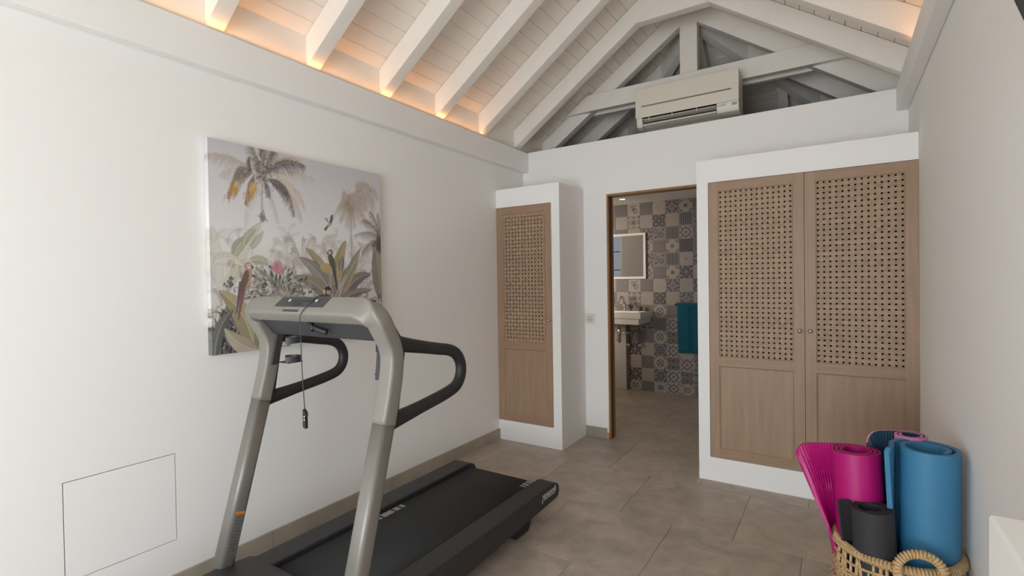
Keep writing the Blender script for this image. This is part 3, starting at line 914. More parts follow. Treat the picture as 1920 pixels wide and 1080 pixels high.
# misty distance
for i in range(70):
    x = prng.uniform(0, 1); y = prng.uniform(0.46, 0.74)
    h = prng.uniform(0.05, 0.13)
    frond((x, y), (x+prng.uniform(-.03, .03), y-h), (x+prng.uniform(-.10, .10), y-h*prng.uniform(.5, 1.0)), 0.034, (186, 178, 170), 0.35, 14, 0.3, 0.004)
for i in range(34):
    x = prng.uniform(0.28, 0.9); y = prng.uniform(0.46, 0.66)
    leaf((x, y), (x+prng.uniform(-.04, .04), y-0.05), (x+prng.uniform(-.09, .09), y-0.07), 0.014, (196, 190, 182), (186, 180, 172), 0.4, 5, (206, 200, 192))
# faint palms on the right
stroke(bez((0.779, 0.24), (0.774, 0.38), (0.782, 0.58)), 0.010, 0.012, (170, 160, 150), 0.75)
for (x, y, n, L_, al, cc) in ((0.779, 0.215, 22, 0.125, 0.40, (162, 148, 134)), (0.880, 0.120, 16, 0.11, 0.45, (166, 152, 140))):
    for i in range(n):
        a = -PI*0.5 + (i/(n-1)-0.5)*PI*1.9 + prng.uniform(-.1, .1); Lq = L_*prng.uniform(0.7, 1.1)
        hang((x, y), (x+math.cos(a)*Lq*0.6, y+math.sin(a)*Lq*0.8-0.015), (x+math.cos(a)*Lq, y+math.sin(a)*Lq*0.8+0.05), 0.040, cc, (188, 176, 164), al, 26, 0.004)
for i in range(60): stroke([(0.77+prng.gauss(0, .025), 0.20+prng.gauss(0, .03)), (0.775+prng.gauss(0, .025), 0.25+prng.gauss(0, .03))], 0.007, 0.003, jit((160, 142, 124), 10), 0.35)
blur(2)
# darker palm at right edge
for b, c in (((0.94, 0.34), (0.80, 0.395)), ((0.95, 0.30), (0.86, 0.30)), ((0.97, 0.30), (0.92, 0.24)), ((0.93, 0.40), (0.85, 0.50)), ((0.98, 0.40), (0.93, 0.55)), ((0.99, 0.33), (0.98, 0.25))):
    hang((1.0, 0.42), b, c, 0.052, (126, 118, 110), (150, 142, 132), 0.8, 44, 0.0032)
for i in range(70): stroke([(0.985+prng.gauss(0, .02), 0.42+prng.gauss(0, .03)), (0.98+prng.gauss(0, .025), 0.47+prng.gauss(0, .04))], 0.007, 0.003, jit((88, 84, 82), 14), 0.7)
# tall palm top left: pale outer fronds first
for a, b, c, ln, c1, c2, al in (((0.21, 0.12), (0.10, 0.055), (-0.01, 0.085), 0.055, (172, 158, 144), (196, 184, 170), 0.7), ((0.20, 0.14), (0.12, 0.10), (0.05, 0.17), 0.05, (184, 176, 168), (200, 192, 184), 0.55),
        ((0.30, 0.12), (0.40, 0.075), (0.54, 0.105), 0.055, (184, 174, 160), (202, 190, 174), 0.6), ((0.30, 0.14), (0.44, 0.13), (0.48, 0.27), 0.05, (196, 178, 152), (206, 190, 166), 0.6), ((0.31, 0.06), (0.38, 0.0), (0.46, 0.02), 0.035, (196, 170, 138), (206, 184, 156), 0.6),
        ((0.31, 0.18), (0.43, 0.18), (0.46, 0.34), 0.06, (182, 176, 172), (196, 190, 186), 0.6), ((0.24, 0.16), (0.17, 0.24), (0.16, 0.40), 0.05, (192, 186, 182), (202, 196, 190), 0.5), ((0.26, 0.17), (0.31, 0.24), (0.33, 0.36), 0.04, (196, 188, 182), (204, 198, 190), 0.5)):
    hang(a, b, c, ln, c1, c2, al, 52, 0.004)
blur(1)
stroke(bez((0.252, 0.14), (0.244, 0.24), (0.247, 0.37), 14), 0.010, 0.013, (184, 172, 168), 0.85)
for i in range(26): stroke([(0.246+prng.gauss(0, .010), 0.335+prng.gauss(0, .014)), (0.246+prng.gauss(0, .012), 0.350+prng.gauss(0, .012))], 0.006, 0.003, jit((136, 128, 132), 14), 0.8)
G1, G2 = (102, 94, 92), (134, 124, 118)
for a, b, c, ln, c1, c2, dn_ in (((0.255, 0.14), (0.245, 0.05), (0.262, -0.06), 0.085, G1, G2, 54), ((0.255, 0.13), (0.22, 0.05), (0.19, -0.02), 0.06, G2, (156, 146, 136), 44), ((0.27, 0.11), (0.29, 0.03), (0.33, -0.03), 0.055, G1, G2, 40),
        ((0.285, 0.105), (0.36, 0.015), (0.485, 0.045), 0.062, (98, 92, 92), (150, 138, 128), 70), ((0.285, 0.155), (0.385, 0.135), (0.418, 0.315), 0.060, (106, 96, 98), (176, 154, 132), 70), ((0.28, 0.15), (0.345, 0.14), (0.395, 0.22), 0.045, (92, 86, 90), G2, 44),
        ((0.205, 0.135), (0.125, 0.115), (0.083, 0.265), 0.055, (124, 114, 108), (160, 146, 126), 60), ((0.21, 0.14), (0.185, 0.19), (0.165, 0.285), 0.045, (108, 100, 98), (150, 136, 116), 50), ((0.205, 0.13), (0.15, 0.09), (0.115, 0.16), 0.045, (120, 112, 110), (146, 138, 130), 44), ((0.20, 0.13), (0.185, 0.09), (0.188, 0.055), 0.028, (84, 82, 92), (110, 104, 108), 30), ((0.255, 0.15), (0.29, 0.19), (0.285, 0.24), 0.035, (120, 112, 110), (150, 142, 136), 30)):
    hang(a, b, c, ln, c1, c2, 0.9, dn_, 0.0034)
for i in range(150):
    x, y = 0.262+prng.gauss(0, .030), 0.12+prng.gauss(0, .030)
    stroke(bez((x, y), (x+prng.uniform(-.015, .015), y+prng.uniform(-.015, .015)), (x+prng.uniform(-.035, .035), y+prng.uniform(-.03, .035)), 5), 0.005, 0.0015, jit(prng.choice([(84, 78, 80), (104, 96, 94), (140, 130, 122), (72, 68, 72), (176, 164, 150)]), 10), 0.85)
stroke(bez((0.256, 0.02), (0.247, 0.08), (0.250, 0.15), 10), 0.009, 0.007, (156, 144, 134), 0.95)
for cx, cy, n, sl in ((0.118, 0.228, 42, -0.35), (0.196, 0.218, 60, -0.10)):
    for i in range(n):
        x = cx+prng.gauss(0, 0.015); y = cy+prng.uniform(-0.030, 0.030)-(x-cx)*0.6
        stroke([(x, y-0.014), (x+sl*0.03, y+0.022)], 0.005, 0.002, jit(prng.choice([(206, 160, 84), (188, 142, 66), (222, 190, 130), (166, 130, 80), (176, 160, 140)]), 10), 0.8)
# pale banana leaves on the left
PL = (214, 208, 194)
leaf((0.10, 0.66), (0.14, 0.46), (0.245, 0.365), 0.030, (208, 204, 186), (194, 192, 170), 0.75, 8, (222, 216, 204))
leaf((0.06, 0.74), (0.09, 0.56), (0.27, 0.545), 0.026, (196, 194, 174), (206, 204, 188), 0.7, 8, (222, 216, 204))
leaf((0.04, 0.70), (0.02, 0.52), (0.015, 0.40), 0.030, (212, 208, 194), (204, 200, 184), 0.6, 6, (222, 216, 204))
leaf((0.105, 0.545), (0.125, 0.47), (0.175, 0.445), 0.026, (176, 174, 148), (150, 150, 124), 0.75, 7, (214, 208, 194)); leaf((0.15, 0.49), (0.17, 0.42), (0.215, 0.405), 0.018, (160, 160, 134), (184, 182, 158), 0.75, 5, PL)
leaf((0.185, 0.50), (0.22, 0.46), (0.25, 0.41), 0.016, (182, 180, 154), (168, 168, 140), 0.7, 5, PL)
leaf((0.015, 0.575), (0.07, 0.52), (0.15, 0.585), 0.028, (224, 218, 206), (212, 206, 192), 0.9, 6, (226, 220, 208)); ell(0.092, 0.575, 0.018, 0.020, (170, 166, 140), 0.7)
leaf((0.185, 0.56), (0.23, 0.54), (0.275, 0.575), 0.022, (160, 158, 134), (178, 176, 154), 0.7, 6, PL)
for a, b, c in (((0.05, 0.86), (0.05, 0.68), (0.10, 0.56)), ((0.07, 0.86), (0.09, 0.70), (0.20, 0.57)), ((0.03, 0.86), (0.02, 0.70), (0.03, 0.58)), ((0.09, 0.86), (0.12, 0.72), (0.26, 0.60))): stroke(bez(a, b, c, 14), 0.012, 0.006, (216, 210, 196), 0.8)
blur(1)
# mid undergrowth
for i in range(150):
    x = prng.uniform(0.0, 1.0); y = prng.uniform(0.60, 0.80)
    if x < 0.13 and y < 0.7: continue
    frond((x, y+0.05), (x, y-0.02), (x+prng.uniform(-.07, .07), y-prng.uniform(-0.01, .05)), 0.022, prng.choice([(156, 152, 144), (178, 172, 164), (134, 130, 128), (164, 154, 146), (146, 142, 148)]), 0.6, 12, 0.3, 0.0035)
for c in ((0.40, 0.50), (0.47, 0.44), (0.36, 0.44), (0.54, 0.43), (0.52, 0.50), (0.40, 0.56)):
    hang((0.46, 0.60), ((0.46+c[0])/2, c[1]-0.03), c, 0.05, (176, 168, 160), (200, 192, 182), 0.7, 36, 0.0035)
# right hand big leaves
leaf((0.985, 0.78), (0.985, 0.60), (0.945, 0.45), 0.050, (158, 148, 132), (138, 130, 118), 0.95, 10, (170, 160, 144))
for a, b, c, w, c1, c2 in (((0.665, 0.76), (0.70, 0.62), (0.80, 0.56), 0.022, (166, 152, 126), (146, 134, 116)),
        ((0.653, 0.76), (0.60, 0.56), (0.478, 0.482), 0.028, (176, 158, 122), (160, 144, 114)),
        ((0.650, 0.76), (0.58, 0.63), (0.53, 0.55), 0.020, (108, 104, 108), (126, 120, 118)),
        ((0.655, 0.77), (0.56, 0.58), (0.440, 0.535), 0.036, (140, 136, 134), (158, 152, 142)),
        ((0.640, 0.79), (0.54, 0.64), (0.405, 0.640), 0.034, (156, 144, 124), (136, 130, 126)),
        ((0.668, 0.74), (0.665, 0.56), (0.740, 0.425), 0.036, (178, 162, 124), (164, 148, 110)),
        ((0.672, 0.77), (0.74, 0.64), (0.845, 0.462), 0.030, (168, 160, 142), (150, 144, 130)),
        ((0.690, 0.80), (0.78, 0.62), (0.920, 0.625), 0.036, (116, 110, 112), (140, 132, 124)),
        ((0.675, 0.80), (0.75, 0.68), (0.82, 0.55), 0.018, (176, 158, 132), (156, 140, 118)),
        ((0.660, 0.80), (0.76, 0.72), (0.92, 0.72), 0.026, (122, 112, 114), (150, 140, 132))):
    leaf(a, b, c, w, c1, c2, 0.97, 14, (190, 178, 156))
ell(0.605, 0.588, 0.040, 0.028, (184, 164, 120), 0.95, 0.2); leaf((0.70, 0.61), (0.70, 0.56), (0.715, 0.515), 0.018, (116, 112, 120), (132, 126, 126), 0.95, 5)
for i in range(46):
    x = 0.655+prng.gauss(0, 0.028)
    stroke(bez((x, 0.90), (x+prng.uniform(-.02, .02), 0.76), (0.66+prng.uniform(-.08, .08), 0.62+prng.uniform(0, .10)), 8), 0.008, 0.003, jit(prng.choice([(186, 174, 162), (146, 138, 136), (206, 196, 184), (118, 108, 118), (164, 154, 146)]), 10), 0.8)
# protea
for i in range(26):
    a = -PI/2 + (i/25-0.5)*PI*1.15
    L_ = prng.uniform(0.12, 0.20)
    bx2, by2 = 0.325+math.cos(a)*L_, 0.73+math.sin(a)*L_
    stroke(bez((0.325, 0.78), (0.325+math.cos(a)*0.05, 0.72), (bx2, by2), 8), 0.004, 0.003, (126, 124, 114), 0.8)
    for k in range(4):
        q = 0.55+0.13*k
        x, y = 0.325+math.cos(a)*L_*q, 0.75+math.sin(a)*L_*q
        ell(x+prng.uniform(-.010, .010), y+prng.uniform(-.01, .01), 0.006, 0.014, jit(prng.choice([(96, 102, 92), (72, 74, 70), (128, 128, 116), (150, 146, 134)]), 8), 0.9, a+PI/2+prng.uniform(-.4, .4))
for i in range(15):
    a = -PI/2 + (i/14-0.5)*PI*0.75
    stroke([(0.322, 0.622), (0.322+math.cos(a)*0.046, 0.612+math.sin(a)*0.060)], 0.014, 0.003, jit((198, 142, 150), 16), 0.9)
for i in range(150):
    x = 0.33+prng.gauss(0, 0.09); y = prng.uniform(0.68, 0.86)
    stroke(bez((x, y), (x+prng.uniform(-.02, .02), y-0.03), (x+prng.uniform(-.05, .05), y-prng.uniform(-.02, .04)), 6), 0.007, 0.002, jit(prng.choice([(200, 192, 176), (106, 96, 100), (150, 140, 128), (222, 214, 200), (84, 76, 78), (176, 166, 152)]), 10), 0.85)
# lower dark undergrowth
for i in range(560):
    x = prng.uniform(0, 1.0); y = 0.81+prng.random()**0.7*0.22
    if 0.4 < x: y -= 0.05
    stroke(bez((x, y), (x+prng.uniform(-.03, .03), y-0.03), (x+prng.uniform(-.06, .06), y-prng.uniform(-.01, .06)), 6), prng.uniform(0.006, 0.017), 0.002, jit(prng.choice([(92, 84, 90), (70, 64, 70), (126, 118, 114), (156, 148, 134), (84, 86, 78), (110, 98, 92), (190, 182, 176)]), 12), 0.8)
for i in range(60):
    x = prng.uniform(0.0, 0.24); y = prng.uniform(0.82, 1.0)
    leaf((x, y+0.05), (x+prng.uniform(-.03, .03), y), (x+prng.uniform(-.07, .07), y-0.05), 0.014, jit((78, 72, 80)), jit((58, 54, 62)), 0.9, 6, (150, 144, 146))
for i in range(40):
    x = prng.uniform(0.03, 0.22); y = prng.uniform(0.80, 0.99)
    stroke([(x, y), (x+prng.uniform(-.012, .012), y+prng.uniform(.005, .02))], 0.004, 0.002, (206, 200, 200), 0.8)
leaf((0.195, 1.01), (0.17, 0.80), (0.035, 0.700), 0.050, (178, 166, 134), (156, 146, 116), 1.0, 16, (204, 194, 164))
leaf((0.21, 1.01), (0.25, 0.88), (0.19, 0.73), 0.030, (164, 154, 126), (146, 138, 114), 0.95, 12, (200, 190, 160))
leaf((0.01, 1.02), (0.015, 0.86), (0.10, 0.79), 0.026, (98, 98, 96), (118, 118, 112), 0.95, 10, (160, 156, 148))
leaf((0.21, 1.0), (0.13, 0.985), (0.055, 0.878), 0.040, (172, 160, 140), (190, 180, 160), 1.0, 14, (206, 196, 176))
leaf((0.25, 1.0), (0.27, 0.93), (0.32, 0.88), 0.026, (150, 140, 124), (120, 112, 108), 1.0, 10)
# birds and a small monkey
def parrot(x, y, s, body, back, tail, face=1):
    stroke([(x-0.012*s*face, y+0.08*s), (x-0.040*s*face, y+0.24*s)], 0.026*s, 0.006*s, tail)
    ell(x, y+0.055*s, 0.021*s, 0.052*s, body, 1, 0.30*face)
    ell(x-0.009*s*face, y+0.065*s, 0.015*s, 0.050*s, back, 1, 0.30*face)
    for k in range(10): stroke([(x-0.012*s*face+prng.gauss(0, .006)*s, y+(0.03+0.008*k)*s), (x-0.020*s*face+prng.gauss(0, .005)*s, y+(0.05+0.008*k)*s)], 0.004*s, 0.002*s, jit(back, 26), 0.9)
    ell(x+0.008*s*face, y, 0.018*s, 0.019*s, body); ell(x+0.013*s*face, y+0.001*s, 0.010*s, 0.011*s, (220, 206, 198))
    fill([(x+0.020*s*face, y-0.008*s), (x+0.034*s*face, y+0.004*s), (x+0.024*s*face, y+0.016*s)], (64, 58, 56)); ell(x+0.013*s*face, y-0.002*s, 0.003*s, 0.003*s, (40, 36, 36))
for i in range(14): ell(0.085+prng.gauss(0, .014), 0.665+prng.gauss(0, .014), 0.008, 0.006, jit((112, 104, 104), 12), 0.9, prng.uniform(0, 3))
parrot(0.163, 0.585, 1.08, (186, 148, 138), (120, 98, 80), (138, 100, 96), 1)
stroke([(0.135, 0.66), (0.112, 0.81)], 0.016, 0.006, (108, 92, 104))
parrot(0.640, 0.500, 0.90, (130, 92, 82), (86, 96, 84), (74, 80, 98), -1)
fill([(0.628, 0.338), (0.640, 0.292), (0.655, 0.284), (0.656, 0.310), (0.645, 0.338)], (96, 98, 128)); fill([(0.630, 0.342), (0.596, 0.305), (0.618, 0.312)], (130, 130, 122))
ell(0.632, 0.345, 0.015, 0.009, (186, 172, 128), 1, -0.5); stroke([(0.622, 0.350), (0.600, 0.378)], 0.010, 0.018, (116, 116, 104))
ell(0.575, 0.785, 0.060, 0.048, (118, 98, 82)); ell(0.600, 0.76, 0.030, 0.035, (104, 84, 70)); ell(0.612, 0.718, 0.026, 0.026, (82, 64, 56)); ell(0.589, 0.722, 0.008, 0.014, (216, 204, 194)); ell(0.617, 0.722, 0.015, 0.017, (206, 182, 164)); ell(0.617, 0.706, 0.016, 0.008, (64, 50, 46)); ell(0.612, 0.719, 0.003, 0.003, (30, 24, 22)); ell(0.622, 0.719, 0.003, 0.003, (30, 24, 22)); ell(0.618, 0.731, 0.006, 0.003, (140, 100, 92))
stroke(bez((0.53, 0.79), (0.49, 0.77), (0.47, 0.80)), 0.016, 0.006, (110, 92, 78)); stroke([(0.60, 0.78), (0.64, 0.83)], 0.018, 0.010, (104, 86, 74))
for i in range(120):
    x = 0.575+prng.gauss(0, .025); y = 0.78+prng.gauss(0, .022)
    stroke([(x, y), (x+prng.uniform(-.008, .004), y+0.014)], 0.003, 0.001, jit((112, 92, 78), 26), 0.8)
art = img.reshape(PV, SSX, PU, SSX, 3).mean((1, 3))
CY0, CY1, CZ0, CZ1, CXF = 1.140, 2.128, 0.989, 1.951, 0.035
t = thing('canvas_painting', 'large square canvas painting of tropical palms, leaves and birds on left wall', 'painting', (0.0, (CY0+CY1)/2, CZ0))
ys_ = np.linspace(CY0, CY1, PU); zs_ = np.linspace(CZ1, CZ0, PV)
yy_, zz_ = np.meshgrid(ys_, zs_)
vert = np.stack([np.full(yy_.shape, CXF), yy_, zz_], -1).reshape(-1, 3) - np.array(WL[t.name])
idx = np.arange(PU*PV).reshape(PV, PU)
quads = np.stack([idx[1:, :-1], idx[1:, 1:], idx[:-1, 1:], idx[:-1, :-1]], -1).reshape(-1, 4)
me = bpy.data.meshes.new('print')
me.vertices.add(len(vert)); me.vertices.foreach_set('co', vert.astype(np.float32).ravel())
me.loops.add(len(quads)*4); me.loops.foreach_set('vertex_index', quads.ravel().astype(np.int32))
me.polygons.add(len(quads)); me.polygons.foreach_set('loop_start', np.arange(0, len(quads)*4, 4, dtype=np.int32))
me.update(calc_edges=True); me.validate()
col = np.ones((PU*PV, 4), np.float32); col[:, :3] = art.reshape(-1, 3)
at = me.color_attributes.new('print', 'FLOAT_COLOR', 'POINT'); at.data.foreach_set('color', col.ravel())
me.materials.append(PRINT)
o = bpy.data.objects.new('printed_canvas', me); COL.objects.link(o); o.parent = t; WL[o.name] = WL[t.name].copy()
# wrapped sides carry the print's edge colours
sd = MB(); 
obj('stretcher', MB().box(0.001, CXF-0.0006, CY0, CY1, CZ0, CZ1), CANV, t, bevel=0.002)
n0 = 120
for nm, colr, pos in (('left_wrap', art[np.linspace(0, PV-1, n0).astype(int), 2], CY0-0.0006), ):
    zz = np.linspace(CZ1, CZ0, n0)
    v = [(0.002, pos, z) for z in zz] + [(CXF, pos, z) for z in zz]
    f = [(i, i+1, n0+i+1, n0+i) for i in range(n0-1)]
    mw = MB(); mw.add(v, f)
    ow = obj('wrapped_edge', mw, PRINT, t)
    c4 = np.ones((2*n0, 4), np.float32); c4[:n0, :3] = colr; c4[n0:, :3] = colr
    a2 = ow.data.color_attributes.new('print', 'FLOAT_COLOR', 'POINT'); a2.data.foreach_set('color', c4.ravel())

# ------------------------------------------------------------------ treadmill
t = thing('treadmill', 'grey and black treadmill with looped black handles in front of the painting', 'treadmill', (0.705, 1.6, 0))
def rail_prof():
    p = [(0.70, 0.08), (0.70, 0.198), (2.38, 0.200)]
    p += [(2.38+0.075*math.sin(a), 0.155+0.045*math.cos(a)) for a in [0.3, 0.6, 0.9, 1.2, 1.5]]
    p += [(2.456, 0.135), (2.447, 0.117), (2.425, 0.107), (2.15, 0.098), (1.65, 0.078)]
    return p
obj('side_rail', MB().prism(rail_prof(), 0.950, 1.056, 'x'), RAIL, t, bevel=0.006, seg=2)
obj('side_rail', MB().prism(rail_prof(), 0.362, 0.480, 'x'), RAIL, t, bevel=0.006, seg=2)
bp_ = [(1.06, 0.150), (1.06, 0.182), (2.385, 0.182)] + [(2.385+0.028*math.sin(a), 0.154+0.028*math.cos(a)) for a in [0.5, 1.0, 1.57, 2.1, 2.6, 3.14]]
obj('belt', MB().prism(bp_, 0.494, 0.936, 'x', smooth=True), BELT, t)
obj('deck', MB().box(0.481, 0.949, 0.75, 2.36, 0.085, 0.1255), BLACKP, t)
cv = [(1.135, 0.10), (1.135, 0.192), (1.11, 0.202), (0.98, 0.214), (0.75, 0.214), (0.60, 0.196), (0.50, 0.150), (0.47, 0.09), (0.49, 0.05), (0.70, 0.045)]
obj('motor_cover', MB().prism(cv, 0.345, 1.072, 'x'), RAIL, t, bevel=0.006, seg=2)
for x in (0.40, 0.895):
    obj('foot', MB().prism([(2.10, 0.0), (2.215, 0.0), (2.24, 0.03), (2.245, 0.108), (2.05, 0.108), (2.075, 0.03)], x, x+0.105, 'x'), BLACKP, t, bevel=0.006)
    obj('foot', MB().prism([(0.60, 0.0), (0.72, 0.0), (0.73, 0.06), (0.59, 0.06)], x, x+0.105, 'x'), BLACKP, t, bevel=0.006)
# printed marks on the belt
for ya, yb in ((1.600, 1.622), (1.634, 1.650), (1.662, 1.728), (1.740, 1.770), (1.782, 1.802)):
    obj('belt_mark', MB().box(0.500, 0.536, ya, yb, 0.1821, 0.1826), BELTMARK, t)
for ya, yb in ((2.300, 2.312), (2.322, 2.346), (2.356, 2.398)):
    obj('belt_mark', MB().box(0.892, 0.930, ya, yb, 0.1821, 0.1826), BELTMARK, t)
# uprights: lower metal post, upper grey arm bending forward into the console bar
low_path = [(1.010, 0.185), (1.183, 0.822)]
arm = [(1.183, 0.8225), (1.205, 0.91), (1.222, 0.99), (1.226, 1.045), (1.214, 1.09), (1.185, 1.135), (1.152, 1.180), (1.135, 1.207)]
def path3(x, p, n=6): return smooth_path([(x, a, b) for a, b in p], n)
PX = (0.337, 1.065)
for k, x in enumerate(PX):
    obj('upright', MB().sweep([(x, 1.005, 0.180), (x, 1.180, 0.822)], rrect(0.062, 0.064, 0.016), up=(1, 0, 0)), GREYM, t)
def arch():
    arm_ = [(1.180, 0.8225), (1.203, 0.91), (1.219, 0.985), (1.224, 1.045), (1.213, 1.090), (1.190, 1.132), (1.172, 1.165)]
    bar_c = (1.150, 1.206)
    cr = 0.075
    L_ = smooth_path([(PX[0], a, b) for a, b in arm_], 5)
    pts = []; nrm = []; wid = []
    n = len(L_)
    for i, p in enumerate(L_):
        t_ = (L_[min(i+1, n-1)] - L_[max(i-1, 0)]).normalized()
        pts.append(p); nrm.append(Vector((0, -t_.z, t_.y)).normalized()); wid.append(0.066+0.010*max(0, (i-n*0.6)/(n*0.4)))
    pe = pts[-1]; ne = nrm[-1].copy()
    nb = Vector((0, -0.74, 0.67))
    m_ = 10
    for i in range(1, m_+1):
        a = i/m_*PI/2
        x = pe.x + cr*(1-math.cos(a)); q = math.sin(a)
        pts.append(Vector((x, pe.y+(bar_c[0]-pe.y)*q, pe.z+(bar_c[1]-pe.z)*q)))
        f_ = i/m_; f_ = f_*f_*(3-2*f_)
        nrm.append((ne*(1-f_)+nb*f_).normalized()); wid.append(0.076+0.009*f_)
    half = len(pts)
    mid = (PX[0]+PX[1])/2
    R_pts = [Vector((2*mid-p.x, p.y, p.z)) for p in pts[::-1]]
    pts = pts + R_pts; nrm = nrm + nrm[::-1]; wid = wid + wid[::-1]
    m = MB(); v = []; N_ = len(pts)
    base = rrect(1.0, 1.0, 0.30, 4)
    for i, p in enumerate(pts):
        t_ = (pts[min(i+1, N_-1)] - pts[max(i-1, 0)]).normalized()
        b_ = (nrm[i] - t_*nrm[i].dot(t_)).normalized()
        a_ = t_.cross(b_)
        for q in rrect(wid[i], 0.060, 0.012, 4): v.append(tuple(p + a_*q[0] + b_*q[1]))
    c_ = len(base); f = []
    for i in range(N_-1):
        for c in range(c_):
            d = (c+1) % c_
            f.append((i*c_+c, i*c_+d, (i+1)*c_+d, (i+1)*c_+c))
    m.add(v, f, True)
    m.f.append(tuple(range(c_))[::-1]); m.f.append(tuple((N_-1)*c_+c for c in range(c_))); m.sm += [False, False]
    return m
obj('console_arch', arch(), GREYP, t)
def slab(name, lo, hi, xl, xh, m_, dn):
    # panel between a lower line lo=(y,z) spanning xl and an upper line hi spanning xh, thickness along dn
    a = [(xl[0], *lo), (xl[1], *lo), (xh[1], *hi), (xh[0], *hi)]
    b = [(p[0], p[1]+dn[0], p[2]+dn[1]) for p in a]
    m = MB(); m.add(a+b, [(0,1,2,3)[::-1], (4,5,6,7), (0,1,5,4), (1,2,6,5), (2,3,7,6), (3,0,4,7)])
    return obj(name, m, m_, t, bevel=0.002)
slab('underside_panel', (1.222, 1.094), (1.140, 1.186), (0.362, 1.040), (0.372, 1.030), DGREY, (0.022, 0.020))
slab('console_face', (1.262, 1.118), (1.206, 1.238), (0.345, 1.057), (0.395, 1.007), BLACKP, (-0.016, -0.008))
slab('console_edge', (1.188, 1.2425), (1.208, 1.2395), (0.392, 1.010), (0.395, 1.007), BLACKP, (0.004, -0.012))
# inset plate, slot and socket on the back of the console
def onshell(u):   # point on the sloping back face, u from lower (0) to upper (1)
    return (1.135+(1.160-1.135)*u, 1.225+(1.238-1.225)*u)
a_, b_ = (1.1035, 1.1985), (1.1540, 1.2538)
nv_ = Vector((0, -(b_[1]-a_[1]), b_[0]-a_[0])).normalized()
def plate(name, x0, x1, u0, u1, h, m_, taper=0.0, lift=0.0):
    pa = [a_[0]+(b_[0]-a_[0])*u0, a_[1]+(b_[1]-a_[1])*u0]; pb = [a_[0]+(b_[0]-a_[0])*u1, a_[1]+(b_[1]-a_[1])*u1]
    v = []
    for hh in (lift-0.004, lift+h):
        for (x, q) in ((x0, pa), (x1, pa), (x1+taper, pb), (x0+taper, pb)):
            v.append((x, q[0]+nv_.y*hh, q[1]+nv_.z*hh))
    m = MB(); m.add(v, [(0,3,2,1),(4,5,6,7),(0,1,5,4),(1,2,6,5),(2,3,7,6),(3,0,4,7)])
    return obj(name, m, m_, t)
plate('inset_plate', 0.548, 0.835, 0.32, 0.93, 0.0028, DGREY, 0.012)
plate('inset_groove', 0.600, 0.800, 0.62, 0.74, 0.0034, BLACKP)
plate('inset_socket', 0.655, 0.700, 0.38, 0.56, 0.0036, BLACKP)
for x in (0.615, 0.775): plate('inset_screw', x, x+0.012, 0.62, 0.76, 0.0045, LOGO)
plate('slot', 0.617, 0.712, 0.02, 0.14, 0.0012, DGREY)
pg = MB()
pth = [(0.715, 1.150, 1.155), (0.735, 1.146, 1.140), (0.755, 1.152, 1.136), (0.775, 1.160, 1.128), (0.790, 1.170, 1.122)]
pg.tube(smooth_path(pth, 4), 0.011, 8)
pg.tube([(0.728, 1.150, 1.160), (0.750, 1.140, 1.130)], 0.008, 8)
obj('cable_socket', pg, BLACKP, t)
# side handles
for k, x in enumerate(PX):
    hp = [(x, 1.225, 1.092), (x, 1.33, 1.070), (x, 1.45, 1.046), (x, 1.53, 1.030), (x, 1.575, 1.005), (x, 1.598, 0.962), (x, 1.592, 0.915), (x, 1.562, 0.882), (x, 1.50, 0.864), (x, 1.40, 0.848), (x, 1.30, 0.834), (x, 1.19, 0.820)]
    pts = smooth_path(hp, 6)
    n = len(pts); sc = []
    for i in range(n):
        e = min(i, n-1-i)/(n-1)
        sc.append(1.0 + 0.30*max(0, 1-e/0.16)**1.5)
    obj('handle', MB().sweep(pts, rrect(0.046, 0.036, 0.016), up=(1, 0, 0), scale=sc), RUBBER, t)
    bk = [(1.226, 0.800), (1.270, 1.05), (1.253, 1.112), (1.216, 1.166), (1.206, 1.155), (1.238, 1.10), (1.246, 1.04), (1.203, 0.806)]
    obj('handle_spine', MB().prism(bk, x-0.017, x+0.017, 'x'), RUBBER, t, bevel=0.002, seg=1)
# bottle holders on the inner rear of each arm
PXI = (PX[0]+0.031, PX[1]-0.031)
def cband(cx, cy, z0, z1, r, a0, a1, th=0.005):
    m = MB(); A = arc((cx, cy), r, a0, a1, 18); Bk = arc((cx, cy), r-th, a1, a0, 18)
    m.prism(A+Bk, z0, z1, 'z'); return m
for side, xin in (('left', PXI[0]), ('right', PXI[1])):
    s_ = 1 if side == 'left' else -1
    cx = xin + s_*0.042; cy = 1.272
    a0, a1 = (PI, -0.35*PI) if s_ == 1 else (0.0, 1.35*PI)
    h = obj('bottle_holder', cband(cx, cy, 1.052, 1.078, 0.041, a0, a1), DGREY, t, bevel=0.001, seg=1)
    obj('lower_ring', cband(cx, cy, 0.972, 0.997, 0.041, a0, a1), DGREY, h)
    ob_ = MB(); xp = xin+(-0.001 if s_ == 1 else -0.012)
    if s_ == 1: ob_.prism([(1.205, 0.965), (1.235, 0.965), (1.268, 1.098), (1.236, 1.105)], xin-0.001, xin+0.010, 'x')
    else: ob_.prism([(1.205, 0.962), (1.236, 0.962), (1.262, 1.108), (1.222, 1.118)], xin-0.036, xin-0.012, 'x')
    obj('holder_plate', ob_, DGREY, h, bevel=0.002)
    obj('holder_base', MB().box(cx-0.034, cx+0.034, cy-0.034, cy+0.034, 0.970, 0.975), DGREY, h, bevel=0.02, seg=3)
